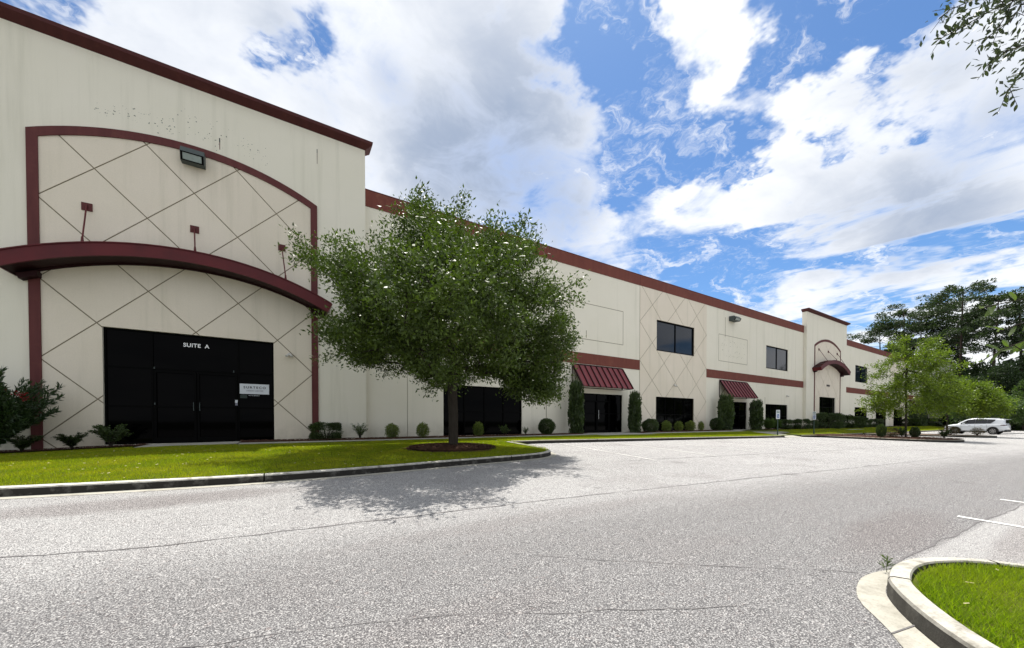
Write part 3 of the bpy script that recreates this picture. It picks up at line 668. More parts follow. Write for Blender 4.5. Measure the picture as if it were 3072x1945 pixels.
def storefront(x0, x1, z0, z1, y, xsplits, zsplits, glass, name='storefront', bar=.055):
    f = MB(); xx = [x0]+xsplits+[x1]; zz = [z0]+zsplits+[z1]; dep = .10
    f.box(x0, x0+bar, y, y+dep, z0, z1); f.box(x1-bar, x1, y, y+dep, z0, z1)
    f.box(x0+bar, x1-bar, y, y+dep, z1-bar, z1); f.box(x0+bar, x1-bar, y, y+dep, z0, z0+bar)
    for x in xsplits: f.box(x-bar/2, x+bar/2, y+.003, y+dep, z0+bar, z1-bar)
    for z in zsplits: 
        edges = [x0+bar]+[q for x in xsplits for q in (x-bar/2, x+bar/2)]+[x1-bar]
        for a, b in zip(edges[::2], edges[1::2]): f.box(a, b, y+.006, y+dep, z-bar/2, z+bar/2)
    fr = bpart(f, name, 'black_frame')
    rs = random.Random(int(x0*100))
    for a, b in zip(xx, xx[1:]):
        for c, d in zip(zz, zz[1:]):
            t = rs.uniform(-.0015, .0015)
            m = MB().poly([(a+bar*.4, y+.05+t, c+bar*.4), (b-bar*.4, y+.05, c+bar*.4), (b-bar*.4, y+.05-t, d-bar*.4), (a+bar*.4, y+.05, d-bar*.4)])
            p = bpart(m, 'pane', glass, fr)
    return fr

CH = 12.  # not used as height of anything; keeps parapet constants together below
Z_BAND0, Z_TOP = 10.90, 11.66
L0, L1 = 4.62, 5.35
SEC = [(3.3, 50.68, 0.), (62.82, 112.8, 42.6)]
def section(xa, xb, off):
    J = [5.3+8.68*k for k in range(6)]
    xs_ = [xa]+[j+off+(0 if off == 0 else -.0) for j in J if xa+.5 < j+off < xb-.5]+[xb]
    if off: xs_ = [xa]+[65.2+8.7*k for k in range(6)]+[xb]
    S = 8.7
    holes = []
    base = 7.2 if off == 0 else 67.1
    step = 8.68 if off == 0 else 8.7
    o = [base+step*k for k in range(5)]
    holes += [(o[0], o[0]+4.96, .02, 2.74), (o[1]+.08, o[1]+4.94, -.02, 2.68), (o[2], o[2]+4.95, .02, 2.70), (o[3]-.05, o[3]+4.95, -.02, 2.62), (o[4], o[4]+4.9, .02, 2.56)]
    ups = [(o[0]+.05, o[0]+4.9, 6.24, 8.56), (o[2]+.05, o[2]+4.95, 6.27, 8.65), (o[4]+.05, o[4]+4.92, 6.22, 8.56)]
    recs = [(o[1]+.0, o[1]+5., 6.27, 8.69), (o[3], o[3]+5., 6.22, 8.64)]
    dia = (xs_[3], xs_[4]) if off == 0 else (xs_[3], xs_[4])
    for k, (a, b) in enumerate(zip(xs_, xs_[1:])):
        isd = abs(a-dia[0]) < .01
        hs = [h for h in holes+ups if a-.01 <= h[0] and h[1] <= b+.01]
        a2, b2 = a+(.012 if k else 0), b-.012
        if isd:
            lattice_tiles(a2, b2, -.3, Z_BAND0, VM, hs, (22.65 if off == 0 else dia[0]), 8.25, 1.44, 'beige_stucco')
            continue
        m = MB(); rr = [r for r in recs if a-.01 <= r[0] and r[1] <= b+.01]
        # engraved rectangle: four dark strips with the groove shade in their colour
        gr = []
        for r in rr:
            g = .036
            gr += [(r[0], r[1], r[3]-g, r[3]), (r[0], r[1], r[2], r[2]+g), (r[0], r[0]+g, r[2]+g, r[3]-g), (r[1]-g, r[1], r[2]+g, r[3]-g)]
        panel_with_holes(m, a2, b2, -.3, Z_TOP-.04, VM, VM+.12, hs)
        bpart(m, 'wall_panel', 'cream_stucco')
        if gr:
            m = MB()
            for g in gr: m.box(g[0], g[1], VM-.0035, VM+.01, g[2], g[3])
            bpart(m, 'engraved_frame', 'joint_dirt_shade')
    # red parapet band and mid band, in lengths
    for k, (a, b) in enumerate(zip(xs_, xs_[1:])):
        bpart(MB().box(a+.008, b-.008, VM-.03, VM+.20, Z_BAND0, Z_TOP), 'parapet_band', 'red_band_paint')
        bpart(MB().box(a+.002, b-.002, VM-.045, VM+.24, Z_TOP, Z_TOP+.035), 'parapet_cap', 'trim_paint')
        if abs(a-dia[0]) > .01:
            bpart(MB().box(a+.004, b-.004, VM-.03, VM-.001, L0, L1), 'mid_band', 'red_band_paint')
    # glazing
    d = VM+.06
    def cols(h, n): return [h[0]+(h[1]-h[0])*i/n for i in range(1, n)]
    for k, h in enumerate(holes): storefront(h[0]+.004, h[1]-.004, h[2], h[3]-.004, d, cols(h, 4), [1.32], 'dark_glass', 'storefront' if k in (1, 3) else 'window')
    for h in ups: storefront(h[0]+.004, h[1]-.004, h[2]+.004, h[3]-.004, d, cols(h, 2), [], 'sky_glass' , 'window', .09)
    return o

def clip(poly, nx, nz, c):
    """keep the part of a convex polygon where nx*x+nz*z <= c"""
    out = []
    for i in range(len(poly)):
        p, q = poly[i], poly[(i+1) % len(poly)]; dp = nx*p[0]+nz*p[1]-c; dq = nx*q[0]+nz*q[1]-c
        if dp <= 0: out.append(p)
        if (dp < 0 < dq) or (dq < 0 < dp): t = dp/(dp-dq); out.append((p[0]+(q[0]-p[0])*t, p[1]+(q[1]-p[1])*t))
    return out
def area(p): return abs(sum(p[i][0]*p[(i+1) % len(p)][1]-p[(i+1) % len(p)][0]*p[i][1] for i in range(len(p))))/2
def tiles(region, y, thick, holes, ox, oz, h, mat, name='diamond_panel', gap=.034):
    """45-degree lattice of stucco diamonds, half diagonal h, node at (ox, oz); region convex"""
    xs_ = [p[0] for p in region]; zs_ = [p[1] for p in region]
    i0, i1 = math.floor((min(xs_)-ox)/h)-1, math.ceil((max(xs_)-ox)/h)+1
    k0, k1 = math.floor((min(zs_)-oz)/h)-1, math.ceil((max(zs_)-oz)/h)+1
    g = h-gap*.7
    for i in range(i0, i1+1):
        for k in range(k0, k1+1):
            if (i+k) % 2 == 0: continue
            cx, cz = ox+i*h, oz+k*h; poly = [(cx-g, cz), (cx, cz-g), (cx+g, cz), (cx, cz+g)]
            n = len(region)
            for j in range(n):
                p, q = region[j], region[(j+1) % n]; ex, ez = q[0]-p[0], q[1]-p[1]; nx, nz = ez, -ex
                poly = clip(poly, nx, nz, nx*p[0]+nz*p[1]) if poly else poly
            if len(poly) < 3 or area(poly) < .002: continue
            pieces = [poly]
            for hh in holes:
                new = []
                for p in pieces:
                    l = clip(p, 1, 0, hh[0]); r = clip(p, -1, 0, -hh[1]); mid = clip(clip(p, 1, 0, hh[1]), -1, 0, -hh[0]) if p else []
                    t = clip(mid, 0, -1, -hh[3]) if mid else []; bt = clip(mid, 0, 1, hh[2]) if mid else []
                    new += [q for q in (l, r, t, bt) if len(q) >= 3 and area(q) > .0008]
                pieces = new
            if not pieces: continue
            groups = []
            for p in pieces:                                                  # offcuts on the two sides of an opening are panels of their own
                near_ = [g_ for g_ in groups if any(abs(a[0]-b[0])+abs(a[1]-b[1]) < 1e-4 for q in g_ for a in q for b in p)]
                groups = [g_ for g_ in groups if g_ not in near_]+[sum(near_, [])+[p]]
            for gp in groups:
                m = MB()
                for p in gp: m.prism(p, y-thick, y)
                bpart(m, name, mat)
def lattice_tiles(x0, x1, z0, z1, y, holes, ox, oz, h, mat):
    back = MB(); panel_with_holes(back, x0-.01, x1+.01, z0, Z_TOP-.04, y, y+.12, holes); bpart(back, 'wall_panel', 'joint_dirt_shade')
    tiles([(x0, z0), (x1, z0), (x1, z1), (x0, z1)], y-.001, .014, holes, ox, oz, h, mat)

o1 = section(*SEC[0]); o2 = section(*SEC[1])
# wall core (seen only in joints) and roof
core = MB(); 
core.box(-8.8, 124.9, VM+.26, VM+40, 10.0, 10.2)                                # roof deck
core.poly([(-8.8, VM+40, -.8), (-8.8, VM+.2, -.8), (-8.8, VM+.2, 10.0), (-8.8, VM+40, 10.0)])
core.poly([(124.9, VM+.2, -.8), (124.9, VM+40, -.8), (124.9, VM+40, 10.0), (124.9, VM+.2, 10.0)])
core.poly([(124.9, VM+40, -.8), (-8.8, VM+40, -.8), (-8.8, VM+40, 10.0), (124.9, VM+40, 10.0)])
bpart(core, 'roof', 'roofing')
bk = MB().poly([(3.3, VM+.26, -.4), (124.9, VM+.26, -.4), (124.9, VM+.26, 11.6), (3.3, VM+.26, 11.6)])
bk.poly([(-8.8, VP+.36, -.4), (3.3, VP+.36, -.4), (3.3, VP+.36, 11.6), (-8.8, VP+.36, 11.6)])
bpart(bk, 'inner_wall', 'black_plastic')

def arc_pts(cx, half, zc, rise, n):
    """points of a circular arc over [cx-half, cx+half], ends at zc, crest zc+rise"""
    R = (half*half+rise*rise)/(2*rise); z0 = zc+rise-R; a = math.asin(half/R)
    return [(cx+R*math.sin(-a+2*a*i/n), z0+R*math.cos(-a+2*a*i/n)) for i in range(n+1)]

def canopy(cx, half, z_end, rise, y0, y1, parent_name='arched_canopy', ledger=.22, n=24):
    R = (half*half+rise*rise)/(2*rise); zc = z_end+rise-R; a = math.asin(half/R); th = .40
    def ring(r, k): t = -a+2*a*k/n; return (cx+r*math.sin(t), zc+r*math.cos(t))
    # fascia beam
    f = MB()
    for k in range(n):
        i0, i1, o0, o1 = ring(R, k), ring(R, k+1), ring(R+th, k), ring(R+th, k+1)
        f.prism([i0, i1, o1, o0], y0, y0+.07)
    root = bpart(f, parent_name, 'red_metal')
    lip = MB()
    for k in range(n):
        i0, i1, o0, o1 = ring(R+th, k), ring(R+th, k+1), ring(R+th+.035, k), ring(R+th+.035, k+1)
        lip.prism([i0, i1, o1, o0], y0-.03, y0+.09)
    bpart(lip, 'fascia_lip', 'red_metal', root)
    lg = MB()
    for k in range(n):
        i0, i1, o0, o1 = ring(R-.02, k), ring(R-.02, k+1), ring(R+th*.95, k), ring(R+th*.95, k+1)
        lg.prism([i0, i1, o1, o0], y1-.09, y1-.002)
    bpart(lg, 'wall_ledger', 'dark_red_metal', root)
    dk = MB()
    for k in range(n):
        i0, i1 = ring(R+th-.06, k), ring(R+th-.06, k+1); o0, o1 = ring(R+th, k), ring(R+th, k+1)
        dk.poly([(i0[0], y0+.07, i0[1]), (i1[0], y0+.07, i1[1]), (i1[0], y1-.09, i1[1]), (i0[0], y1-.09, i0[1])])
        dk.poly([(o0[0], y0+.07, o0[1]), (o0[0], y1-.003, o0[1]), (o1[0], y1-.003, o1[1]), (o1[0], y0+.07, o1[1])])
    bpart(dk, 'deck', 'dark_red_metal', root)
    sf = MB()
    for k in range(n):
        i0, i1 = ring(R+.03, k), ring(R+.03, k+1)
        sf.poly([(i0[0], y0+.07, i0[1]), (i1[0], y0+.07, i1[1]), (i1[0], y1-.09, i1[1]), (i0[0], y1-.09, i0[1])])
    bpart(sf, 'soffit', 'dark_red_metal', root)
    for k in (0, n):
        p, q = ring(R-.0, k), ring(R+th, k); s = -1 if k == 0 else 1
        e = MB(); d = .05*s
        P = [(p[0], p[1]), (q[0], q[1])]
        e.v = [(p[0], y0+.002, p[1]), (q[0], y0+.002, q[1]), (q[0], y1-.01, q[1]), (p[0], y1-.01, p[1]),
               (p[0]+d, y0+.002, p[1]+.01), (q[0]+d, y0+.002, q[1]+.01), (q[0]+d, y1-.01, q[1]+.01), (p[0]+d, y1-.01, p[1]+.01)]
        e.f = [(0, 1, 2, 3), (7, 6, 5, 4), (0, 4, 5, 1), (1, 5, 6, 2), (2, 6, 7, 3), (3, 7, 4, 0)]; e.mi = [0]*6
        recalc(bpart(e, 'end_plate', 'red_metal', root))
        # wall bracket under the end
        b = MB().prism([(p[0]-s*.10, p[1]+.02), (p[0]-s*.55, p[1]+.1*0+.17), (p[0]-s*.55, p[1]+.02), (p[0]-s*.16, p[1]-.14)] if s < 0 else
                       [(p[0]-.10, p[1]+.02), (p[0]-.16, p[1]-.14), (p[0]-.55, p[1]+.02), (p[0]-.55, p[1]+.17)], y1-.3, y1-.01)
        recalc(bpart(b, 'bracket', 'dark_red_metal', root))
    for k in range(2, n-1, 3):
        r = MB(); i0 = ring(R+th, k); t = -a+2*a*k/n; nx, nz = math.sin(t), math.cos(t); tx, tz = nz, -nx; w_ = .015
        P = [(i0[0]-tx*w_, i0[1]-tz*w_), (i0[0]+tx*w_, i0[1]+tz*w_), (i0[0]+tx*w_+nx*.05, i0[1]+tz*w_+nz*.05), (i0[0]-tx*w_+nx*.05, i0[1]-tz*w_+nz*.05)]
        r.prism(P, y0+.1, y1-.1); recalc(bpart(r, 'standing_seam', 'red_metal', root))
    return root, (lambda x: zc+math.sqrt((R+th)**2-(x-cx)**2))

def portal(cx, p):
    hw = p.get('hw', 6.07); zt = 13.29; dl, dr, dz = p['door']
    m = MB(); panel_with_holes(m, cx-hw, cx+hw, -.5, zt, VP, VP+.3, [(dl, dr, -.02, dz)])
    bpart(m, 'portal_wall', 'cream_stucco')
    s = MB(); s.poly([(cx-hw, VP+.3, -.5), (cx-hw, VP+.3, zt), (cx-hw, VM+.16, zt), (cx-hw, VM+.16, -.5)])
    s.poly([(cx+hw, VP+.3, -.5), (cx+hw, VM+.16, -.5), (cx+hw, VM+.16, zt), (cx+hw, VP+.3, zt)])
    s.poly([(cx-hw, VM+.16, 9), (cx-hw, VM+.16, zt), (cx+hw, VM+.16, zt), (cx+hw, VM+.16, 9)]); s.poly([(cx-hw, VP+.3, zt), (cx+hw, VP+.3, zt), (cx+hw, VM+.16, zt), (cx-hw, VM+.16, zt)])
    bpart(s, 'portal_side', 'cream_stucco')
    # cornice: slanted profile that returns round both ends
    ex = .28
    prof = [(0, zt-.02), (ex, zt+.16), (ex+.02, zt+.28), (ex-.04, zt+.30), (0, zt+.34)]
    P0 = [(cx-hw-a, VM+.16, z) for a, z in prof]; P1 = [(cx-hw-a, VP-a, z) for a, z in prof]; P2 = [(cx+hw+a, VP-a, z) for a, z in prof]; P3 = [(cx+hw+a, VM+.16, z) for a, z in prof]
    c = MB()
    for A, B in ((P0, P1), (P1, P2), (P2, P3)):
        for i in range(len(prof)-1): c.poly([A[i], B[i], B[i+1], A[i+1]])
    c.poly([P0[-1], P1[-1], P2[-1], P3[-1]]); recalc(bpart(c, 'cornice', 'cornice_paint'))
    # pillars and arch trim
    ow, iw = p['ow'], p['iw']; ze, rise = p['ze'], p['rise']; t = p.get('t', .06)
    for s_ in (-1, 1):
        q = [(cx+s_*ow, -.4), (cx+s_*iw, -.4), (cx+s_*iw, ze-.172), (cx+s_*ow, ze-.002)]
        recalc(bpart(MB().prism(q if s_ < 0 else q[::-1], VP-t, VP-.001), 'pillar', 'trim_paint'))
    out = arc_pts(cx, ow, ze, rise, 28); inn = arc_pts(cx, iw, ze-.17, rise-.1, 28)
    m = MB()
    for k in range(28): m.prism([inn[k], inn[k+1], out[k+1], out[k]], VP-t, VP-.001)
    bpart(m, 'arch_trim', 'trim_paint')
    # field
    bpart(MB().prism([(cx-iw+.002, -.3), (dl, -.3)]+[(dl, dz), (dr, dz), (dr, -.3), (cx+iw-.002, -.3)]+inn[::-1], VP-.006, VP-.001) if False else back_field(cx, iw, inn, dl, dr, dz), 'field_backing', 'joint_dirt_shade')
    tiles([(cx-iw, -.3), (cx+iw, -.3)]+[q for q in inn[::-1]], VP-.006, .014, [(dl, dr, -1, dz)], p['ox'], p['oz'], 1.30, 'beige_stucco')
    # canopy, hangers
    root, ztop = canopy(cx, 4.36, p['cz'], 1.07, VP-.87, VP)
    for dx in (-2.78, 0, 2.78):
        pl = bpart(MB().box(cx+dx-.13, cx+dx+.13, VP-.045, VP-.021, p['pz']-.13, p['pz']+.13), 'hanger_plate', 'trim_paint')
        x1 = cx+dx+(.12 if p.get('slant') is None else p['slant']); z1 = ztop(x1)+.02; y1 = VP-.80
        bpart(MB().tube((cx+dx, VP-.07, p['pz']), (x1, y1, z1+.14), .022, n=8), 'hanger_rod', 'red_metal', pl)
        bpart(MB().tube((x1, y1, z1-.02), (x1, y1, z1+.2), .045, .028, n=8), 'turnbuckle', 'trim_paint', pl)
        bpart(MB().box(cx+dx-.025, cx+dx+.025, VP-.10, VP-.046, p['pz']-.05, p['pz']+.05), 'lug', 'trim_paint', pl)
def back_field(cx, iw, inn, dl, dr, dz):
    m = MB(); y0, y1 = VP-.006, VP-.001
    m.box(cx-iw, dl, y0, y1, -.3, dz); m.box(dr, cx+iw, y0, y1, -.3, dz)
    m.prism([(cx-iw, dz), (cx+iw, dz)]+inn[::-1], y0, y1); return m

portal(-2.77, dict(door=(-5.24, -.31, 4.05), ow=4.09, iw=3.84, ze=10.10, rise=1.0, ox=-2.77, oz=4.15, cz=5.39, pz=8.0))
portal(56.75, dict(door=(54.30, 59.15, 3.71), ow=3.98, iw=3.82, ze=9.72, rise=1.0, ox=56.75, oz=4.15, cz=6.62, pz=9.28, t=.05))
portal(118.85, dict(door=(116.4, 121.3, 3.6), ow=4.05, iw=3.82, ze=10.1, rise=1.0, ox=118.85, oz=4.15, cz=5.5, pz=8.1, t=.05))

# storefront under the near portal: transom light, two doors, side lights
d = VP+.08
sa = storefront(-5.235, -.315, .0, 4.045, d, [-4.02, -1.50], [1.33, 2.72], 'dark_glass', 'storefront')
for (a, b) in ((-3.98, -2.79), (-2.77, -1.54)):
    f = MB(); f.box(a, a+.07, d-.02, d-.002, .02, 2.66); f.box(b-.07, b, d-.02, d-.002, .02, 2.66); f.box(a+.07, b-.07, d-.02, d-.002, 2.58, 2.66); f.box(a+.07, b-.07, d-.02, d-.002, .02, .2)
    bpart(f, 'door_leaf', 'black_frame', sa)
for x in (-2.87, -2.69):
    bpart(MB().tube((x, d-.07, 1.2), (x, d-.07, 1.5), .012, n=6).tube((x, d-.07, 1.2), (x, d-.01, 1.2), .01).tube((x, d-.07, 1.5), (x, d-.01, 1.5), .01), 'door_handle', 'grey_housing', sa)
for z in (2.70, 1.40): bpart(MB().box(-3.97, -3.94, d-.03, d-.004, z, z+.07), 'hinge', 'grey_housing', sa)
bpart(MB().box(-1.66, -1.63, d-.03, d-.004, 2.72, 2.8), 'hinge', 'grey_housing', sa)
lt = text_mesh('lettering', 'SUITE  A', .20, 'letter_white', None, (-2.775, d-.008, 3.655), .003, 1.05, .004, width=.76)
lt.parent = BLD; lt.matrix_parent_inverse = BINV
# name plate on the right side light
sgn = bpart(MB().box(-1.46, -.48, d-.016, d-.004, 1.895, 2.30), 'name_plate', 'sign_white')
for args in (('SURTECO', .125, 'letter_black', (-.965, d-.019, 2.155), .74, 1.35, .003, 0.), ('DESIGN CENTER', .07, 'letter_grey', (-.965, d-.019, 2.025), .56, 1.0, .001, .25)):
    t_ = text_mesh('lettering', args[0], args[1], args[2], None, args[3], .001, args[5], args[6], args[7], width=args[4]); t_.parent = sgn
m = MB(); x = -1.17; rs = random.Random(3)
while x < -.80:
    wd = rs.uniform(.008, .02); m.box(x, x+wd, d-.008, d-.003, 1.822+rs.uniform(0, .006), 1.842); x += wd+rs.choice([.004, .004, .02])
bpart(m, 'small_print', 'sign_white')
bpart(MB().box(-1.45, -1.22, d-.008, d-.003, 1.72, 1.86), 'sticker', 'sticker_green')
bpart(MB().box(-1.61, -1.53, d-.022, d-.002, 1.53, 1.64), 'notice', 'sign_white'); bpart(MB().box(-1.61, -1.53, d-.022, d-.002, 1.42, 1.525), 'notice', 'letter_grey')
# distant portal door bars
for (a, b, z1) in ((54.30, 59.15, 3.71), (116.4, 121.3, 3.6)):
    storefront(a+.005, b-.005, 0, z1-.005, VP+.08, [a+(b-a)*.25, a+(b-a)*.75], [1.3, 2.5], 'dark_glass', 'storefront')
pl = bpart(MB().box(56.36, 57.28, VP-.05, VP-.021, 5.04, 5.26), 'number_plate', 'plate_dark')

# wall lamps (shoe-box floods)
def wall_lamp(x0, x1, z0, z1, y, dep):
    m = MB(); zm = z0+(z1-z0)*.45
    pts = [(0, z1), (-dep*.75, z1-.02), (-dep, zm+.05), (-dep*.80, z0), (0, z0+.02)]
    A = [(x0, y+a, z) for a, z in pts]; B = [(x1, y+a, z) for a, z in pts]
    m.poly(A[::-1]); m.poly(B)
    for i in range(len(pts)): j = (i+1) % len(pts); m.poly([A[i], A[j], B[j], B[i]])
    o = bpart(m, 'wall_lamp', 'grey_housing'); recalc(o)
    # lens plate sits on the lower front slope
    p, q = pts[2], pts[3]; nx = -(p[1]-q[1]); L = math.hypot(p[0]-q[0], p[1]-q[1]); n_ = (-(p[1]-q[1])/L, (p[0]-q[0])/L)
    e = .012; ins = .07
    def at(t, s, off): return (x0+ins+(x1-x0-2*ins)*s, y+p[0]+(q[0]-p[0])*t+n_[0]*off, p[1]+(q[1]-p[1])*t+n_[1]*off)
    lens = MB().poly([at(.88, 0, e), at(.88, 1, e), at(.12, 1, e), at(.12, 0, e)]); lo = bpart(lens, 'lens', 'lamp_lens', o)
    rim = MB()
    for (t0, t1, s0, s1) in ((0, .12, -.1, 1.1), (.88, 1, -.1, 1.1), (.12, .88, -.1, 0), (.12, .88, 1, 1.1)):
        rim.poly([at(t1, s0, e*2), at(t1, s1, e*2), at(t0, s1, e*2), at(t0, s0, e*2)])
        for (ta, sa_, tb, sb) in ((t1, s0, t1, s1), (t1, s1, t0, s1), (t0, s1, t0, s0), (t0, s0, t1, s0)):
            rim.poly([at(ta, sa_, 0), at(tb, sb, 0), at(tb, sb, e*2), at(ta, sa_, e*2)])
    bpart(rim, 'lens_rim', 'black_frame', o)
wall_lamp(-3.10, -2.42, 10.30, 10.82, VP-.06, .38)
wall_lamp(34.9, 35.85, 9.98, 10.42, VM-.001, .6)
wall_lamp(95.9, 96.8, 9.98, 10.42, VM-.001, .5)
wall_lamp(56.3, 57.2, 12.0, 12.4, VP-.001, .4) if False else None
# small fixtures
for (x, z, y) in ((.25, 3.6, VP-.02), (46.6, 3.55, VM), (26.84, 3.7, VM-.02)):
    bpart(MB().tube((x, y, z), (x, y-.10, z), .07, .06, 10).tube((x+.02, y-.08, z-.02), (x+.10, y-.20, z-.10), .045, .05, 8).tube((x-.04, y-.08, z-.02), (x-.12, y-.18, z-.10), .045, .05, 8), 'security_light', 'white_plastic')
for (x, z0, z1, w_) in ((-2.0, 11.28, 11.72, .035), (1.34, 11.95, 12.58, .028)):
    bpart(MB().box(x-w_/2, x+w_/2, VP-.003, VP+.01, z1-.16, z1), 'slot', 'letter_black')
    bpart(MB().poly([(x-w_*.35, VP-.002, z0), (x+w_*.35, VP-.002, z0), (x+w_*.45, VP-.002, z1-.16), (x-w_*.45, VP-.002, z1-.16)]), 'rust_streak', 'rust_stain')
for (x, z0, z1) in ((17.31, 6.38, 6.88), (34.3, 8.45, 10.25), (41.8, 2.6, 3.25), (13.97, .02, 2.2)):
    bpart(MB().box(x-.02, x+.02, VM-.008, VM+.01, z0, z1), 'expansion_slot', 'joint_dirt_shade')
m = MB(); rs = random.Random(11)
for k in range(150):
    u = rs.random(); x = -5.2+4.6*u+rs.gauss(0, .15); z = 11.15+.75*math.sin(u*2.6)*rs.random()+rs.gauss(0, .16)+.25
    if z < 11.2: continue
    r = rs.choice([.006, .008, .010, .014, .02]); a0 = rs.random()*PI
    m.poly([(x+r*math.cos(a0+PI*2*i/6)*rs.uniform(.7, 1.3), VP-.002, z+r*1.1*math.sin(a0+PI*2*i/6)) for i in range(6)])
o = bpart(m, 'peeling_spot', 'peel_spot'); o['kind'] = 'stuff'; recalc(o)
# spots left by removed letters in the right engraved frame
m = MB()
for k in range(60):
    x = 33.7+rs.random()*4.0; z = 6.5+rs.choice([.3, .75, 1.2, 1.65])+rs.gauss(0, .07); r = rs.uniform(.015, .035)
    m.poly([(x+r*math.cos(PI*2*i/6), VM-.002, z+r*math.sin(PI*2*i/6)) for i in range(6)])
o = bpart(m, 'letter_ghost', 'soft_grime'); o['kind'] = 'stuff'; recalc(o)

# awnings over the doors
def awning(x0, x1, zt, zb, dep, npan):
    yb = VM-.035; yf = VM-dep
    f = MB(); r = .024
    A = (x0, yb, zt); B = (x0, yb, zb); Cc = (x0, yf, zb); A2 = (x1, yb, zt); B2 = (x1, yb, zb); C2 = (x1, yf, zb)
    for p, q in ((A, B), (B, Cc), (A, Cc), (A2, B2), (B2, C2), (A2, C2), (B, B2), (Cc, C2), (A, A2)): f.tube(p, q, r, n=6)
    for (a_x) in (x0, x1): f.tube((a_x, yb, zb), (a_x, (yb+yf)/2, (zt+zb)/2), r*.8, n=6)
    root = bpart(f, 'awning', 'dark_red_metal')
    nrm = Vector((0, -(zt-zb), -(yb-yf)*-1)); 
    L = Vector((0, yf-yb, zb-zt)); n_ = Vector((0, L.z, -L.y)).normalized()
    if n_.z < 0: n_ = -n_
    def P(x, t, off): 
        b = Vector((x, yb, zt+.03))+L*t+n_*off; return (b.x, b.y, b.z)
    for k in range(npan):
        a = x0+(x1-x0)*k/npan+.004; b = x0+(x1-x0)*(k+1)/npan-.004
        m = MB(); m.v = [P(a, -.0, .03), P(b, -.0, .03), P(b, 1.02, .03), P(a, 1.02, .03), P(a, 0, .012), P(b, 0, .012), P(b, 1.02, .012), P(a, 1.02, .012)]
        m.f = [(0, 3, 2, 1), (4, 5, 6, 7), (0, 1, 5, 4), (2, 3, 7, 6), (1, 2, 6, 5), (3, 0, 4, 7)]; m.mi = [0]*6
        recalc(bpart(m, 'awning_sheet', 'awning_metal', root))
    for k in range(npan+1):
        x = x0+(x1-x0)*k/npan; a, b = x-.032, x+.032
        m = MB(); m.v = [P(a, 0, .09), P(b, 0, .09), P(b, 1.025, .09), P(a, 1.025, .09), P(a, 0, .01), P(b, 0, .01), P(b, 1.025, .01), P(a, 1.025, .01)]
        m.f = [(0, 3, 2, 1), (4, 5, 6, 7), (0, 1, 5, 4), (2, 3, 7, 6), (1, 2, 6, 5), (3, 0, 4, 7)]; m.mi = [0]*6
        recalc(bpart(m, 'standing_seam', 'dark_red_metal', root))
    bpart(MB().box(x0, x1, yb-.03, yb+.03, zt+.0, zt+.12), 'flashing', 'dark_red_metal', root)
awning(16.06, 20.74, 4.46, 3.03, .98, 9)
awning(33.38, 38.08, 4.42, 2.96, .98, 9)
awning(o2[1]+.1, o2[1]+4.9, 4.42, 2.96, .98, 9)
awning(o2[3]+.1, o2[3]+4.9, 4.42, 2.96, .98, 9)
# door leaves with pulls behind the awnings
for (x0, x1) in ((17.2, 19.5), (34.4, 36.9)):
    xm = (x0+x1)/2; y = VM+.04
    for a, b in ((x0, xm-.01), (xm+.01, x1)):
        f = MB(); f.box(a, a+.06, y, y+.018, .0, 2.2); f.box(b-.06, b, y, y+.018, .0, 2.2); f.box(a+.06, b-.06, y, y+.018, 2.12, 2.2); f.box(a+.06, b-.06, y, y+.018, 0, .18)
        bpart(f, 'door', 'black_frame')
    bpart(MB().tube((xm+.1, y-.06, .95), (xm+.1, y-.06, 1.55), .018, n=6), 'door_pull', 'door_metal')

# ------------------------------------------------------------------ parking signs
def park_sign(x, y, label):
    z = vz(x, y); r = empty('parking_sign', (x, y, z), 0); tag(r, label, 'sign', 'handicap parking signs')
    r.rotation_euler = (0, 0, rad(-24))
    MB().box(-.03, .03, -.02, .02, -.1, 1.98).build('post', 'post_green', r)
    MB().tube((0, 0, -.05), (0, 0, .22), .06, .05, 8).build('post_base', 'post_green', r)
    p = MB().box(-.17, .17, -.032, -.022, 1.28, 2.0).build('sign_plate', 'sign_white', r)
    for (s, sz, zz, wd) in (('RESERVED', .08, 1.90, .26), ('PARKING', .08, 1.78, .26)):
        t_ = text_mesh('lettering', s, sz, 'sign_green', p, (0, -.036, zz), .001, 1, .006, width=wd)
    b = MB().box(-.095, .095, -.035, -.0325, 1.36, 1.66).build('symbol_panel', 'sign_blue', p)
    m = MB()
    def disc(cx, cz, r0, a0=0, a1=2*PI, n=16, th=.014):
        for i in range(n):
            t0, t1 = a0+(a1-a0)*i/n, a0+(a1-a0)*(i+1)/n
            m.poly([(cx+(r0-th)*math.cos(t0), -.0375, cz+(r0-th)*math.sin(t0)), (cx+r0*math.cos(t0), -.0375, cz+r0*math.sin(t0)), (cx+r0*math.cos(t1), -.0375, cz+r0*math.sin(t1)), (cx+(r0-th)*math.cos(t1), -.0375, cz+(r0-th)*math.sin(t1))])
    disc(-.01, 1.46, .055, rad(150), rad(360)); disc(-.015, 1.615, .018, th=.017, n=10)
    m.box(-.025, -.008, -.038, -.036, 1.5, 1.595); m.box(-.008, .04, -.038, -.036, 1.5, 1.515); m.box(.035, .05, -.038, -.036, 1.43, 1.515); m.box(-.008, .03, -.038, -.036, 1.545, 1.558)
    o = m.build('symbol', 'letter_white', p)
park_sign(33.75, 14.0, 'white and blue wheelchair parking sign on green post left of the kerb ramp')
park_sign(40.4, 13.9, 'white and blue wheelchair parking sign in front of the arched far doorway')

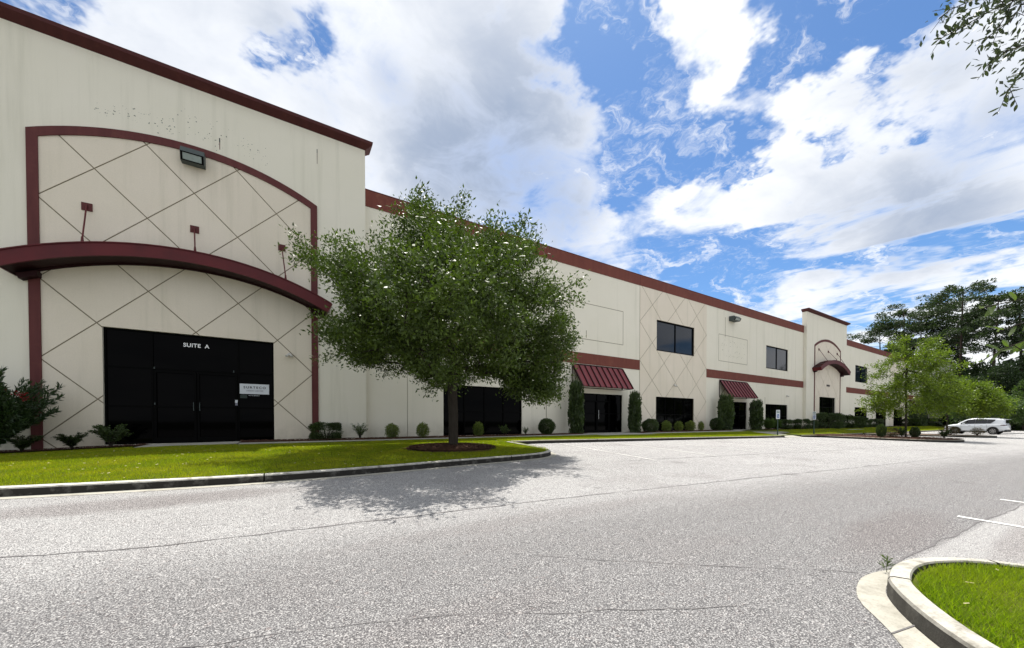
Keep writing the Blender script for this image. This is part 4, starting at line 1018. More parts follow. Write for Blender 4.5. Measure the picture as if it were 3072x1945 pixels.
# ------------------------------------------------------------------ foliage helpers
def leaf_quads(P, D, L, W, rg, fold=.18, curl=0.):
    n = len(P); D = D/np.maximum(np.linalg.norm(D, axis=1, keepdims=True), 1e-6)
    R = rg.normal(size=(n, 3)); S = np.cross(D, R); S /= np.maximum(np.linalg.norm(S, axis=1, keepdims=True), 1e-6); N = np.cross(S, D)
    L = np.broadcast_to(np.asarray(L, float), (n,)).reshape(n, 1); W = np.broadcast_to(np.asarray(W, float), (n,)).reshape(n, 1)
    a = P; b = P+D*L*.45+S*W*.5+N*W*fold; c = P+D*L+N*L*curl; d = P+D*L*.45-S*W*.5+N*W*fold
    V = np.stack([a, b, c, d], 1).reshape(-1, 3); k = np.arange(n)*4
    F = np.concatenate([np.stack([k, k+1, k+2], 1), np.stack([k, k+2, k+3], 1)]) if False else np.stack([k, k+1, k+2, k+3], 1)
    return V, F
def in_sil(px, pz, sil): return in_poly(px, pz, sil)
def grow(tips, trunk, kpath=.35, seg=.45, rg=None):
    """joins every twig tip to the nearest part of the skeleton, working outwards"""
    N = [np.array(p, float) for p in trunk]; par = [-1]+list(range(len(trunk)-1)); plen = [0.]
    for i in range(1, len(trunk)): plen.append(plen[-1]+np.linalg.norm(N[i]-N[i-1])*.3)
    top = N[-1]; start = max(0, len(trunk)-3)
    order = np.argsort(np.linalg.norm(tips-top, axis=1)); ends = []
    A = np.array(N); PL = np.array(plen)
    buf = np.zeros((len(tips)*14+len(N)+10, 3)); bl = np.zeros(len(buf)); buf[:len(N)] = A; bl[:len(N)] = PL; cnt = len(N)
    bl[:start] = 1e3
    for t in order:
        T = tips[t]; d = np.linalg.norm(buf[:cnt]-T, axis=1)+kpath*bl[:cnt]
        i = int(np.argmin(d)); p = buf[i].copy(); L = np.linalg.norm(T-p); n = max(1, int(L/seg)); prev = i
        for k in range(1, n+1):
            q = p+(T-p)*k/n
            if k < n: q = q+rg.normal(size=3)*L*.035+np.array([0, 0, .06*L*math.sin(PI*k/n)])
            if cnt >= len(buf): break
            buf[cnt] = q; bl[cnt] = bl[prev]+L/n if bl[prev] < 900 else L/n; par.append(prev); prev = cnt; cnt += 1
        ends.append((t, prev))
    return buf[:cnt], par, ends
def skeleton_mesh(nodes, par, ends, r_tip, r_exp, r_max, n=4):
    c = np.zeros(len(nodes)); 
    for _, e in ends: c[e] += 1
    for i in range(len(nodes)-1, 0, -1):
        if par[i] >= 0: c[par[i]] += c[i]
    r = np.minimum(r_tip*np.maximum(c, 1)**r_exp, r_max); m = MB()
    for i in range(1, len(nodes)):
        if c[i] < 1: continue
        p = par[i]; m.tube(nodes[p], nodes[i], min(r[p], r[i]*1.5), r[i], n if r[i] < .03 else 7, cap=False)
    return m

def silhouette_tree(name, base, right, sil, depth, ntips, per, leafL, leafW, mat, bark, trunk, label, cat, seed, r_tip=.006, r_exp=.42, r_max=.2, sig=.2, stretch=.32, group=None, kpath=.35, zc=None, droop=.1, tipsurf=0., lobes=.12, lobe_r=1., near=1., dome=0.):
    rg = np.random.default_rng(seed)
    bx, by, bz = base; rv = np.array([right[0], right[1], 0.]); dv = np.array([-right[1], right[0], 0.])   # dv points away from the viewer
    S = np.array(sil); s0, s1, h0, h1 = S[:, 0].min(), S[:, 0].max(), S[:, 1].min(), S[:, 1].max()
    cx = (s0+s1)/2; cz = (h0+h1)/2 if zc is None else zc; pts = []
    def inside(m_):
        s = rg.uniform(s0, s1, m_); h = rg.uniform(h0, h1, m_); ok = in_poly(s, h, sil); s, h = s[ok], h[ok]
        e = np.clip(1-((s-cx)/((s1-s0)/2))**2*.97-((h-cz)/((h1-h0)/2))**2*.97, .04, 1)
        q = rg.uniform(-1, 1, len(s)); q = np.sign(q)*np.abs(q)**(1-tipsurf)
        dd = np.where(q < 0, q*near, q)*e*depth; f = np.clip(1-dome*np.maximum(-dd, 0), .5, 1)
        return np.stack([s*f, h0+(h-h0)*f, dd], 1)
    # foliage gathers in clumps along the limbs, with thin sprays at the outline
    nl = max(12, int(ntips*lobes)); lob = inside(6000)[:nl]
    cand = lob[rg.integers(0, nl, ntips*4)]+rg.normal(size=(ntips*4, 3))*np.array([.42, .30, .42])*lobe_r
    cand = cand[in_poly(cand[:, 0], cand[:, 1], sil)][:int(ntips*.68)]
    pts = np.concatenate([cand, inside(8000)[:ntips-len(cand)]])
    edge = np.array([p for p in sil])*1.0; edge = np.array([cx, cz])+(edge-np.array([cx, cz]))*.95
    pts = np.concatenate([pts, np.stack([edge[:, 0], edge[:, 1], rg.uniform(-.3, .3, len(edge))*depth*.5], 1)])
    ntips = len(pts)
    tips = np.array([bx, by, bz])+pts[:, :1]*rv+pts[:, 2:3]*dv+pts[:, 1:2]*np.array([0, 0, 1.])
    root = empty(name, base); tag(root, label, cat, group)
    T = [np.array(p)+np.array([bx, by, bz]) for p in trunk]
    nodes, par, ends = grow(tips, T, kpath, .45, rg)
    mb = skeleton_mesh(nodes, par, ends, r_tip, r_exp, r_max)
    W_ = np.array([bx, by, bz])
    mb.v = [tuple(np.array(v)-W_) for v in mb.v]
    mb.build('trunk', bark, root, True)
    # leaves
    P = []; D = []
    for t, e in ends:
        T_ = nodes[e]; o = T_-nodes[par[e]]; o = o/max(np.linalg.norm(o), 1e-6); k = int(per*rg.uniform(.45, 1.5))
        a = rg.uniform(-stretch*1.4, stretch, k)[:, None]; q = T_+o*a+rg.normal(size=(k, 3))*sig*np.array([1, 1, .75])
        P.append(q); D.append(rg.normal(size=(k, 3))*.8+o*.6+np.array([0, 0, -droop]))
    P = np.concatenate(P)-W_; D = np.concatenate(D); L = leafL*rg.uniform(.6, 1.2, len(P))
    V, F = leaf_quads(P, D, L, L*leafW/leafL, rg)
    link('crown', np_mesh('crown', V, F, mat), root)
    return root
# viewing frame for a spot: the silhouette lies across the line of sight
def across(x, y): L = math.hypot(x, y); return (y/L, -x/L)

OAK_SIL = [(-1.47, 8.9), (-1.1, 8.75), (-.76, 8.5), (-.45, 8.25), (.0, 8.35), (.4, 8.4), (.5, 8.1), (.65, 7.75), (1.2, 7.5), (1.8, 7.55), (2.3, 7.9), (2.7, 7.7), (3.1, 7.6), (2.8, 6.9), (3.7, 6.7), (3.75, 5.65), (4.05, 5.3), (4.5, 5.1), (4.4, 4.7), (4.0, 4.5), (4.7, 3.9), (4.65, 3.2), (4.05, 2.75), (4.2, 2.35), (3.6, 1.6), (3.2, 1.35), (2.3, 1.75), (1.6, 2.35), (.65, 2.5), (-.65, 1.95), (-1.35, 2.6), (-2.5, 2.8), (-3.5, 2.7), (-3.6, 3.2), (-4.5, 2.9), (-3.95, 3.5), (-4.4, 3.9), (-3.7, 4.35), (-3.5, 5.0), (-4.2, 5.6), (-5.55, 6.6), (-5.4, 6.9), (-4.2, 6.25), (-3.7, 6.4), (-4.3, 7.1), (-4.0, 7.25), (-3.2, 6.6), (-2.8, 7.4), (-2.5, 6.7), (-1.95, 8.0), (-1.5, 7.7), (-.9, 7.75), (-1.1, 8.2)]
silhouette_tree('live_oak', (4.9, 11.7, .06), across(4.9, 11.7), [(a*.90+.02, 1.35+(b-1.35)*.885) for a, b in OAK_SIL], 3.7, 780, 180, .125, .050, 'oak_leaf', 'bark',
    [(0, 0, -.15), (0, 0, .25), (.0, .0, 1.0), (-.02, .02, 1.7), (.0, 0, 2.2), (.02, 0, 2.6), (.0, 0, 3.1)], 'dark leafy oak in its mulch ring on the big lawn', 'tree', 21, r_tip=.008, r_exp=.45, r_max=.215, sig=.155, stretch=.42, tipsurf=.2, lobes=.16, lobe_r=1.1, near=1.35, dome=.085)

LIME_SIL = [(-.5, 7.9), (-.15, 7.6), (.0, 6.9), (.3, 6.4), (.9, 6.6), (1.4, 7.4), (1.8, 7.2), (1.6, 6.4), (2.6, 5.8), (2.3, 5.5), (3.4, 5.3), (2.6, 4.9), (2.4, 4.5), (3.0, 4.0), (3.2, 3.5), (3.8, 3.1), (3.4, 2.5), (3.7, 1.9), (2.8, 1.9), (1.9, 1.5), (1.2, 1.9), (.2, 1.7), (-1, 1.55), (-1.4, 2.0), (-2.3, 1.8), (-3.1, 2.0), (-2.5, 2.4), (-2.8, 2.9), (-2.2, 3.3), (-2.4, 3.6), (-1.6, 3.9), (-2.4, 4.4), (-1.9, 4.6), (-2.6, 4.9), (-1.7, 5.2), (-2.5, 5.7), (-1.4, 5.7), (-.9, 6.2), (-1.0, 7.2)]
silhouette_tree('lime_green_tree', (40.6, 8.2, -.32), across(40.6, 8.2), [(a*.86, b*.98) for a, b in LIME_SIL], 2.2, 360, 62, .17, .06, 'lime_leaf', 'bark',
    [(0, 0, -.2), (0, 0, .8), (.05, 0, 1.6), (.0, 0, 2.6), (.05, .05, 3.8), (0, 0, 5.), (-.05, 0, 6.2), (-.2, 0, 7.4)], 'tall lime green tree on the nearer planted island', 'tree', 31, r_tip=.006, r_exp=.4, r_max=.13, sig=.15, stretch=.5, kpath=.25, droop=.0)
LIME2 = [(-1.5, 2.2), (-2.2, 3.0), (-1.6, 3.6), (-1.9, 4.3), (-.9, 4.6), (-.2, 5.2), (.3, 4.8), (.9, 4.9), (1.5, 4.3), (2.2, 4.6), (2.8, 4.0), (3.4, 3.6), (3.3, 3.0), (4.3, 2.7), (3.8, 2.0), (4.1, 1.5), (2.8, 1.5), (2.0, 1.2), (1.0, 1.6), (0, 1.9), (-.8, 1.5)]
silhouette_tree('lime_green_tree', (54.3, 8.2, -.45), across(54.3, 8.2), [(a*.86, b*.88+.75) for a, b in LIME2], 2.0, 260, 80, .20, .075, 'lime_leaf', 'bark',
    [(0, 0, -.2), (0, 0, .8), (.1, 0, 1.6), (.2, 0, 2.6), (.3, 0, 3.4)], 'low spreading lime green tree over the nose of the white car', 'tree', 37, r_tip=.007, r_exp=.4, r_max=.15, sig=.19, stretch=.5, kpath=.3, droop=.1)
LIME3 = [(-2.6, 3.8), (-1.5, 4.3), (-.4, 5.0), (.8, 4.6), (1.6, 4.9), (2.4, 4.0), (3.3, 3.6), (4.3, 2.9), (4.2, 2.2), (3.2, 1.9), (2.6, 1.4), (1.2, 1.9), (0, 2.2), (-1.6, 1.8), (-2.8, 2.2), (-3.2, 3.0)]
silhouette_tree('roadside_tree', (76., 8.4, -.6), across(76, 8.4), [(a*.85, b*.85+.5) for a, b in LIME3], 2.2, 200, 80, .28, .10, 'green_leaf', 'bark',
    [(0, 0, -.2), (0, 0, .8), (.1, 0, 1.6), (.0, 0, 2.6), (.1, 0, 3.4)], 'mid green spreading tree above the roof of the white car', 'tree', 41, r_tip=.008, r_exp=.4, r_max=.15, sig=.3, stretch=.4, kpath=.3)

# ------------------------------------------------------------------ shrubs
def shrub_mesh(kind, seed):
    rg = np.random.default_rng(seed)
    if kind == 'round': n, L, W, mat = 9000, .06, .034, 'shrub_leaf'
    elif kind == 'box': n, L, W, mat = 10000, .06, .034, 'shrub_leaf'
    elif kind == 'column': n, L, W, mat = 4800, .12, .06, 'shrub_leaf'
    elif kind == 'bright': n, L, W, mat = 2600, .085, .045, 'bright_shrub_leaf'
    elif kind == 'bronze': n, L, W, mat = 1500, .075, .034, 'bronze_leaf'
    elif kind == 'loose': n, L, W, mat = 1300, .10, .018, 'green_leaf'
    elif kind == 'grassy': n, L, W, mat = 1800, .5, .014, 'green_leaf'
    elif kind == 'low': n, L, W, mat = 2600, .08, .036, 'shrub_leaf'
    else: n, L, W, mat = 7000, .065, .038, 'shrub_leaf'
    d = rg.normal(size=(n, 3)); d /= np.linalg.norm(d, axis=1, keepdims=True)
    p = 2.6
    if kind in ('box', 'hedge'): d = np.sign(d)*np.abs(d)**.55; d /= (np.sum(np.abs(d)**5, axis=1, keepdims=True))**(1/5)
    if kind == 'column': d = d.copy(); d /= (np.abs(d[:, :1])**2.5+np.abs(d[:, 1:2])**2.5+np.abs(d[:, 2:])**8)**(1/3.2)
    r = 1-np.abs(rg.normal(size=(n, 1)))*(.16 if kind in ('round', 'box', 'hedge') else .28); r = np.clip(r, .15, 1.)
    ph = rg.uniform(0, 6, 6)
    lump = 1+.07*np.sin(d[:, :1]*5+ph[0])*np.sin(d[:, 2:]*6+ph[1])+.06*np.sin(d[:, 1:2]*7+ph[2]+d[:, 2:]*4)
    if kind in ('column', 'bright', 'loose', 'low', 'bronze'): lump = 1+.22*(lump-1)/.1*.5+rg.normal(size=(n, 1))*.05
    P = d*r*lump*.5; P[:, 2] += .5
    D = d*.7+rg.normal(size=(n, 3))*.7+np.array([0, 0, .3])
    st = MB()
    if kind == 'grassy':
        a = rg.uniform(0, 2*PI, n); q = np.sqrt(rg.uniform(0, 1, n))*.15; P = np.stack([np.cos(a)*q, np.sin(a)*q, rg.uniform(0, .35, n)], 1)
        D = np.stack([np.cos(a)*rg.uniform(.1, 1., n), np.sin(a)*rg.uniform(.1, 1., n), rg.uniform(.5, 1.4, n)], 1)
    if kind in ('loose', 'low'):
        # leaves gathered on arching stems
        ns = 22; P = []; D = []
        for s in range(ns):
            a = rg.uniform(0, 2*PI); R = rg.uniform(.15, .5); H = rg.uniform(.45, 1.); k = n//ns
            t = rg.uniform(.25, 1, k); q = np.stack([np.cos(a)*R*t**1.2, np.sin(a)*R*t**1.2, H*np.sin(t*PI/2)], 1)+rg.normal(size=(k, 3))*.03
            P.append(q); D.append(rg.normal(size=(k, 3))*.6+np.array([math.cos(a)*.6, math.sin(a)*.6, .5]))
            prev = (0, 0, 0)
            for tt in (.3, .6, 1.): cur = (math.cos(a)*R*tt**1.2, math.sin(a)*R*tt**1.2, H*math.sin(tt*PI/2)); st.tube(prev, cur, .008, .006, 4, cap=False); prev = cur
        P = np.concatenate(P); D = np.concatenate(D)
    else:
        for s in range(9):
            a = 2*PI*s/9+.3; R = .28; st.tube((.02*math.cos(a), .02*math.sin(a), -.05), (R*math.cos(a), R*math.sin(a), .62), .02, .008, 4, cap=False)
    l = L*rg.uniform(.6, 1.25, len(P))
    V, F = leaf_quads(P, D, l, l*W/L, rg)
    return np_mesh('foliage', V, F, mat), st.mesh('stem', 'bark')
SM = {}
def shrub(kind, x, y, sx, sy, sz, name, label, rz=0., z=None, group=None, var=0):
    """each shrub is its own thing; leaf size is kept by building at real scale classes"""
    key = (kind, var)
    if key not in SM: SM[key] = shrub_mesh(kind, abs(hash(kind)) % 1000 if False else (sum(map(ord, kind))+var*17))
    zz = vz(x, y)+.02 if z is None else z
    r = empty(name, (x, y, zz), rz); tag(r, label, 'shrub', group); r.scale = (sx, sy, sz)
    f, s = SM[key]
    link('foliage', f, r); link('stem', s, r); return r
G1 = 'clipped shrubs along the foot of the wall'
shrub('low', -6.75, 17.35, .9, .8, .5, 'low_shrub', 'low straggly shrub at the foot of the left red pillar', 1.)
shrub('low', -5.75, 17.45, 1.3, .8, .52, 'low_shrub', 'low spreading shrub left of the black glass entrance', 2., var=1)
shrub('low', -4.85, 17.4, 1.2, .9, .75, 'low_shrub', 'straggly shrub in front of the left edge of the black entrance', 2.6)
shrub('box', 1.55, 17.55, 1.15, .8, .72, 'box_hedge', 'dark box clipped shrub at the foot of the right red pillar', .05)
shrub('loose', 2.9, 17.5, .8, .7, .75, 'sparse_shrub', 'sparse upright shrub beside the box clipped one', .4)
shrub('bright', 4.3, 17.5, .62, .6, .68, 'small_shrub', 'small round shrub first on the right of the sparse one', .4)
shrub('bright', 5.75, 17.5, .66, .6, .72, 'small_shrub', 'small round shrub just left of the oak trunk', 1.4, var=1)
shrub('bright', 8.7, 17.4, .55, .55, .75, 'small_shrub', 'small yellow green shrub before the dark window right of the oak', 2.4)
shrub('loose', 10.3, 17.4, .8, .7, .6, 'sparse_shrub', 'small loose shrub before the right half of the oak window', 1.4, var=1)
shrub('loose', 11.75, 17.5, .5, .5, .5, 'sparse_shrub', 'thin twiggy plant at the corner right of the oak window', 2.2)
shrub('round', 13.2, 17.45, 1.0, .95, .95, 'round_shrub', 'dark ball shaped shrub left of the first awning', .2)
shrub('column', 15.55, 17.5, .85, .85, 2.95, 'columnar_shrub', 'tall columnar shrub at the left end of the first awning', .2)
shrub('column', 20.95, 17.5, .76, .76, 2.55, 'columnar_shrub', 'columnar shrub just right of the first awning door', 1.2, var=1)
shrub('round', 22.5, 17.4, 1.35, .95, .95, 'wide_shrub', 'wide dark dome shrub beside the second columnar shrub', 0, var=1)
for k, (x, w_) in enumerate(((24.5, .72), (26.0, .70), (27.5, .78), (28.95, .5))):
    shrub('bright', x, 17.5, w_, w_*.92, .82-.04*(k % 2), 'small_shrub', ['light green shrub first from the left in the row of four before the lattice wall', 'light green spiky shrub second in the row of four before the lattice wall', 'widest light green shrub third in the row of four before the lattice wall', 'narrow light green shrub last in the row of four before the lattice wall'][k], k*1.3, var=k % 2, group=G1)
shrub('round', 31.0, 17.35, 1.15, 1.0, 1.1, 'round_shrub', 'dark ball shaped shrub left of the second awning', 1.2)
shrub('column', 32.55, 17.45, 1.1, 1.0, 2.75, 'columnar_shrub', 'broad columnar shrub covering the left of the second awning door', 2.2)
shrub('column', 37.9, 17.5, 1.0, .95, 2.5, 'columnar_shrub', 'ragged columnar shrub right of the second awning door', 3., var=1)
shrub('grassy', 40.0, 17.35, 1.4, 1.2, 1.4, 'grassy_clump', 'dark grassy clump left of the first parking sign', 0)
shrub('grassy', 41.6, 17.3, 1.0, .9, 1.2, 'grassy_clump', 'lighter grassy clump behind the first parking sign', 1., var=1)
for k, (x, w_, h) in enumerate(((43.6, 1.3, .95), (45.6, 1.1, .9), (47.3, 1.3, 1.0), (49.9, 1.0, .85))):
    shrub('hedge', x, 17.3, w_, .75, h, 'hedge_shrub', ['clipped hedge shrub right behind the first parking sign', 'clipped hedge shrub second to the right of the first parking sign', 'taller clipped hedge shrub beside the seam of the far portal', 'small clipped hedge shrub at the left foot of the far portal'][k], k, group=G1)
for k, (x, w_, h) in enumerate(((53.2, 2.4, 1.7), (55.9, 2.2, 1.6), (58.6, 2.3, 1.5), (61.2, 2.4, 1.35))):
    shrub('hedge', x, 17.0, w_, 1.1, h, 'hedge_shrub', ['large dark shrub before the left part of the far portal doorway', 'large dark shrub before the middle of the far portal doorway', 'large dark shrub before the right part of the far portal doorway', 'large dark shrub at the right foot of the far portal'][k], k+2, group=G1, var=1)
for k, (x, w_, h) in enumerate(((66., 1.8, .9), (70.6, 3., 1.1), (88, 3.4, 1.2), (92.2, 2.4, 3.0), (99.5, 2.8, 1.2), (104., 3., 1.3))):
    shrub('hedge' if k != 3 else 'column', x, 17.2, w_*.8, 1.0, h, 'hedge_shrub', ['low shrub below the first ground window past the far portal', 'rounded shrub between the ground windows past the far portal', 'low shrub seen right of the lime tree trunk', 'tall dark shrub at the far awning door', 'low shrub near the far end of the wall', 'last low shrub before the far end of the wall'][k], k+2)
# island planting
IS = [(38.0, 8.95, 'round', .72, .95, 'dark rounded shrub at the left edge of the nearer island'), (39.1, 8.6, 'bronze', .85, .72, 'bronze tinted shrub left of the lime tree trunk'), (39.9, 8.25, 'low', .95, .72, 'dark low shrub in front of the lime tree trunk'), (40.8, 7.75, 'round', .7, .78, 'dark shrub right of the lime tree trunk'), (39.9, 6.15, 'low', .75, .62, 'small shrub near the tip of the nearer island')]
for k, (x, y, kd, w_, h, lb) in enumerate(IS): shrub(kd, x, y, w_, w_*.8, h, 'island_shrub', lb, k*1.1, z=rz_(x, y)+.17, var=k % 2)
shrub('bronze', 53.6, 7.9, 1.4, 1.2, .8, 'island_shrub', 'shrub under the low lime tree on the farther island', 1., z=rz_(53.6, 7.9)+.17)
shrub('bronze', 54.6, 6.4, .9, .8, .7, 'island_shrub', 'thin reddish shrub near the tip of the farther island', 2., z=rz_(54.6, 6.4)+.17, var=1)
# weed at the near kerb
wd_ = empty('weed', (4.93, 1.11, rz_(4.93, 1.11))); tag(wd_, 'small green weed in the joint behind the near pale kerb', 'weed')
rg = np.random.default_rng(5); n = 46; a = rg.uniform(0, 2*PI, n); P = np.stack([rg.normal(size=n)*.012, rg.normal(size=n)*.012, rg.uniform(.03, .2, n)], 1)
P[:, 2] *= .75; D = np.stack([np.cos(a), np.sin(a), rg.uniform(.5, 1.3, n)], 1); V, F = leaf_quads(P, D, .06, .009, rg)
link('foliage', np_mesh('foliage', V, F, 'near_leaf'), wd_); MB().tube((0, 0, 0), (.01, 0, .15), .003, .002, 5).build('stem', 'near_leaf', wd_)

# oleander at far left
ol = empty('oleander', (-7.2, 16.75, vz(-7.2, 16.75))); tag(ol, 'big dark oleander with red flowers before the left red pillar', 'shrub')
rg = np.random.default_rng(9); stems = MB(); P = []; D = []; FP = []
for s in range(120):
    a = rg.uniform(0, 2*PI); R = math.sqrt(rg.uniform(0, 1))*1.5; H = rg.uniform(1.1, 2.5)*(1-.10*(R/1.3)**2)
    tip = np.array([math.cos(a)*R, math.sin(a)*R*.75, H]); prev = np.array([math.cos(a)*.12, math.sin(a)*.12, 0.])
    for k in range(1, 6):
        t = k/5; cur = np.array([math.cos(a)*(.12+(R-.12)*t**1.3), math.sin(a)*(.12+(R-.12)*t**1.3)*.8, H*t**.9]); stems.tube(prev, cur, .012*(1.15-t), .011*(1.05-t)+.002, 4, cap=False)
        if t > .25:
            m_ = 48 if t > .5 else 24; q = prev+(cur-prev)*rg.uniform(0, 1, (m_, 1)); P.append(q+rg.normal(size=(m_, 3))*.015)
            ax = (cur-prev)/np.linalg.norm(cur-prev); D.append(rg.normal(size=(m_, 3))*.55+ax*1.0)
        prev = cur
    if s % 9 == 0: FP.append(prev)
V, F = leaf_quads(np.concatenate(P), np.concatenate(D), .17, .036, rg); link('foliage', np_mesh('foliage', V, F, 'oleander_leaf'), ol); stems.build('stem', 'bark', ol)
FP = [np.array([1.05, -.95, 1.68]), np.array([1.1, -.92, 1.6]), np.array([1.0, -1.0, 1.74]), np.array([1.12, -.95, 1.72])]+FP[:2]
for q in FP:
    k = 22; V, F = leaf_quads(q+rg.normal(size=(k, 3))*.035, rg.normal(size=(k, 3)), .05, .035, rg); link('flower', np_mesh('flower', V, F, 'red_flower'), ol)

# ------------------------------------------------------------------ tree at the right hand edge whose twigs hang into view
TWIGS = [[(5.8, 0.356, 4.829), (5.57, 0.494, 4.561), (5.367, 0.618, 4.442), (5.163, 0.742, 4.308), (4.991, 0.847, 4.198)], [(5.57, 0.494, 4.561), (5.493, 0.539, 4.382), (5.429, 0.577, 4.278), (5.365, 0.616, 4.219)], [(5.62, 0.339, 4.13), (5.447, 0.444, 4.043), (5.3, 0.535, 3.985), (5.206, 0.591, 3.884)], [(5.57, 0.368, 4.043), (5.483, 0.419, 3.87), (5.396, 0.471, 3.726), (5.341, 0.503, 3.63)], [(5.8, 0.356, 4.829), (5.47, 0.558, 4.65), (5.267, 0.682, 4.561), (5.089, 0.791, 4.472), (5.007, 0.84, 4.397)], [(5.623, 0.345, 4.62), (5.45, 0.448, 4.389), (5.375, 0.492, 4.245)], [(3.326, 0.183, 1.252), (3.194, 0.264, 1.192), (3.092, 0.326, 1.136), (3.03, 0.363, 1.088)], [(3.677, 0.205, 1.527), (3.564, 0.274, 1.489), (3.451, 0.344, 1.461), (3.347, 0.408, 1.432)], [(3.47, 0.213, 1.348), (3.378, 0.269, 1.321), (3.286, 0.326, 1.276)], [(3.324, 0.181, 1.098), (3.252, 0.227, 1.149), (3.194, 0.264, 1.192)]]
nt = empty('overhanging_oak', (4.8, -3.2, rz_(4.8, -3.2)+.12)); tag(nt, 'oak outside the right edge whose leafy twigs hang into the picture', 'tree')
NB = Vector(nt.location)
def rel(p): return tuple(Vector(p)-NB)
tk = MB(); T0 = [(4.8, -3.2, -.65), (4.85, -3.15, .6), (4.9, -3.05, 1.8), (5.0, -2.9, 2.8)]
for (a, b), (r0, r1) in zip(zip(T0, T0[1:]), ((.17, .14), (.14, .13), (.13, .11))): tk.tube(rel(a), rel(b), r0, r1, 10, cap=False)
LIMBS = [[(5.0, -2.9, 2.8), (5.6, -1.6, 4.3), (6.0, -.3, 5.0), (5.8, .356, 4.829)], [(5.6, -1.6, 4.3), (5.9, -.5, 4.5), (5.62, .339, 4.13)], [(5.9, -.5, 4.5), (5.8, 0, 4.3), (5.57, .368, 4.043)], [(6.0, -.3, 5.0), (5.8, .1, 4.8), (5.623, .345, 4.62)],
         [(4.9, -3.05, 1.8), (4.3, -1.8, 2.5), (3.9, -.6, 2.2), (3.72, 0., 1.75), (3.677, .205, 1.527)], [(3.9, -.6, 2.2), (3.65, -.2, 1.65), (3.47, .213, 1.348)], [(3.65, -.2, 1.65), (3.4, -.02, 1.3), (3.326, .183, 1.252)], [(3.4, -.02, 1.3), (3.36, .1, 1.1), (3.324, .181, 1.098)]]
for li, L in enumerate(LIMBS):
    r = .06 if li in (0, 4) else .02
    for k, (a, b) in enumerate(zip(L, L[1:])): tk.tube(rel(a), rel(b), r*(1-.27*k), r*(1-.27*(k+1)), 6, cap=False)
tk.build('trunk', 'bark', nt, True)
def leaf_mesh(seed, L, W):
    rg = np.random.default_rng(seed); n = 5; V = [(0, 0, 0)]; pts = []
    prof = [(.12, .45), (.35, .95), (.6, 1.), (.82, .72), (.95, .3)]; curl = rg.uniform(-.25, .25)
    for t, w_ in prof: V += [(t*L, -w_*W/2, W*.18+curl*L*t*t), (t*L, 0, curl*L*t*t), (t*L, w_*W/2, W*.18+curl*L*t*t)]
    V.append((L, 0, curl*L)); F = [(0, 1, 2), (0, 2, 3)]
    for k in range(4):
        a = 1+k*3; F += [(a, a+3, a+4, a+1), (a+1, a+4, a+5, a+2)]
    a = 13; F += [(a, 16, a+1), (a+1, 16, a+2)]
    me = bpy.data.meshes.new('leaf'); me.from_pydata(V, [], F); me.materials.append(MATS['near_leaf' if seed < 6 else 'backlit_leaf']); return me
LM = [leaf_mesh(s, 1., .36) for s in range(12)]
rs = random.Random(4); nleaf = 0
for ti, T in sorted(enumerate(TWIGS), key=lambda q: q[0] < 6):
    low = ti >= 6
    b = MB(); C_ = Vector(T[0])
    for k, (p, q) in enumerate(zip(T, T[1:])): b.tube(tuple(Vector(p)-NB), tuple(Vector(q)-NB), .0045 if not low else .0028, .003 if not low else .0018, 5, cap=False)
    twigs = [(Vector(p), Vector(q)) for p, q in zip(T, T[1:])]
    if not low:
        # side shoots
        for (p, q) in list(twigs):
            for s in range(2):
                m0 = p.lerp(q, rs.uniform(.1, .9)); dv_ = Vector((rs.gauss(0, 1), rs.gauss(0, 1), rs.gauss(-.3, .8))).normalized()*rs.uniform(.08, .16)+(q-p)*.25
                twigs.append((m0, m0+dv_)); b.tube(tuple(m0-NB), tuple(m0+dv_-NB), .003, .002, 4, cap=False)
    br = b.build('twig', 'bark', nt)
    for (p, q) in twigs:
        L = (q-p).length; step = (.026 if (q-p).length > .1 else .034) if not low else .030; k = max(2, int(L/step))
        for j in range(k):
            if nleaf >= 298: break
            if low and rs.random() < .15: continue
            t = (j+rs.random())/k; o = link('leaf', LM[rs.randrange(6)+(0 if low else 6)], br); nleaf += 1
            base = p.lerp(q, t)-NB; ax = (q-p).normalized()
            out = Vector((rs.gauss(0, 1), rs.gauss(0, 1), rs.gauss(-.1, 1))); out = (out-out.dot(ax)*ax).normalized()
            dr = (ax*.6+out*.9).normalized(); qn = dr.to_track_quat('X', 'Z'); sc_ = rs.uniform(.045, .068) if not low else rs.uniform(.055, .078)
            o.matrix_parent_inverse = Matrix.Identity(4)
            o.location = base; o.rotation_euler = (qn @ Vector((1, 0, 0)).rotation_difference(Vector((1, 0, 0)))).to_euler(); o.rotation_euler.rotate_axis('X', rs.uniform(-1.2, 1.2)); o.scale = (sc_,)*3

rg = np.random.default_rng(12); P = []; D = []
for T in TWIGS[:6]:
    for p, q in zip(T, T[1:]):
        p = np.array(p); q = np.array(q); k = int(np.linalg.norm(q-p)*110); off = np.clip(1-np.array([0.]), 0, 1)
        t = rg.uniform(0, 1, (k, 1)); P.append(p+(q-p)*t+rg.normal(size=(k, 3))*.055); D.append(rg.normal(size=(k, 3))+(q-p)/np.linalg.norm(q-p)*.5)
for L in (LIMBS[0], LIMBS[1], LIMBS[3]):
    p = np.array(L[-2]); q = np.array(L[-1]); k = 120; t = rg.uniform(.1, 1, (k, 1)); P.append(p+(q-p)*t+rg.normal(size=(k, 3))*.14); D.append(rg.normal(size=(k, 3)))
P = np.concatenate(P)-np.array(NB); D = np.concatenate(D); ll = .058*rg.uniform(.7, 1.2, len(P)); V, F = leaf_quads(P, D, ll, ll*.36, rg)
link('leaf_mass', np_mesh('leaf_mass', V, F, 'backlit_leaf'), nt)['kind'] = 'stuff'

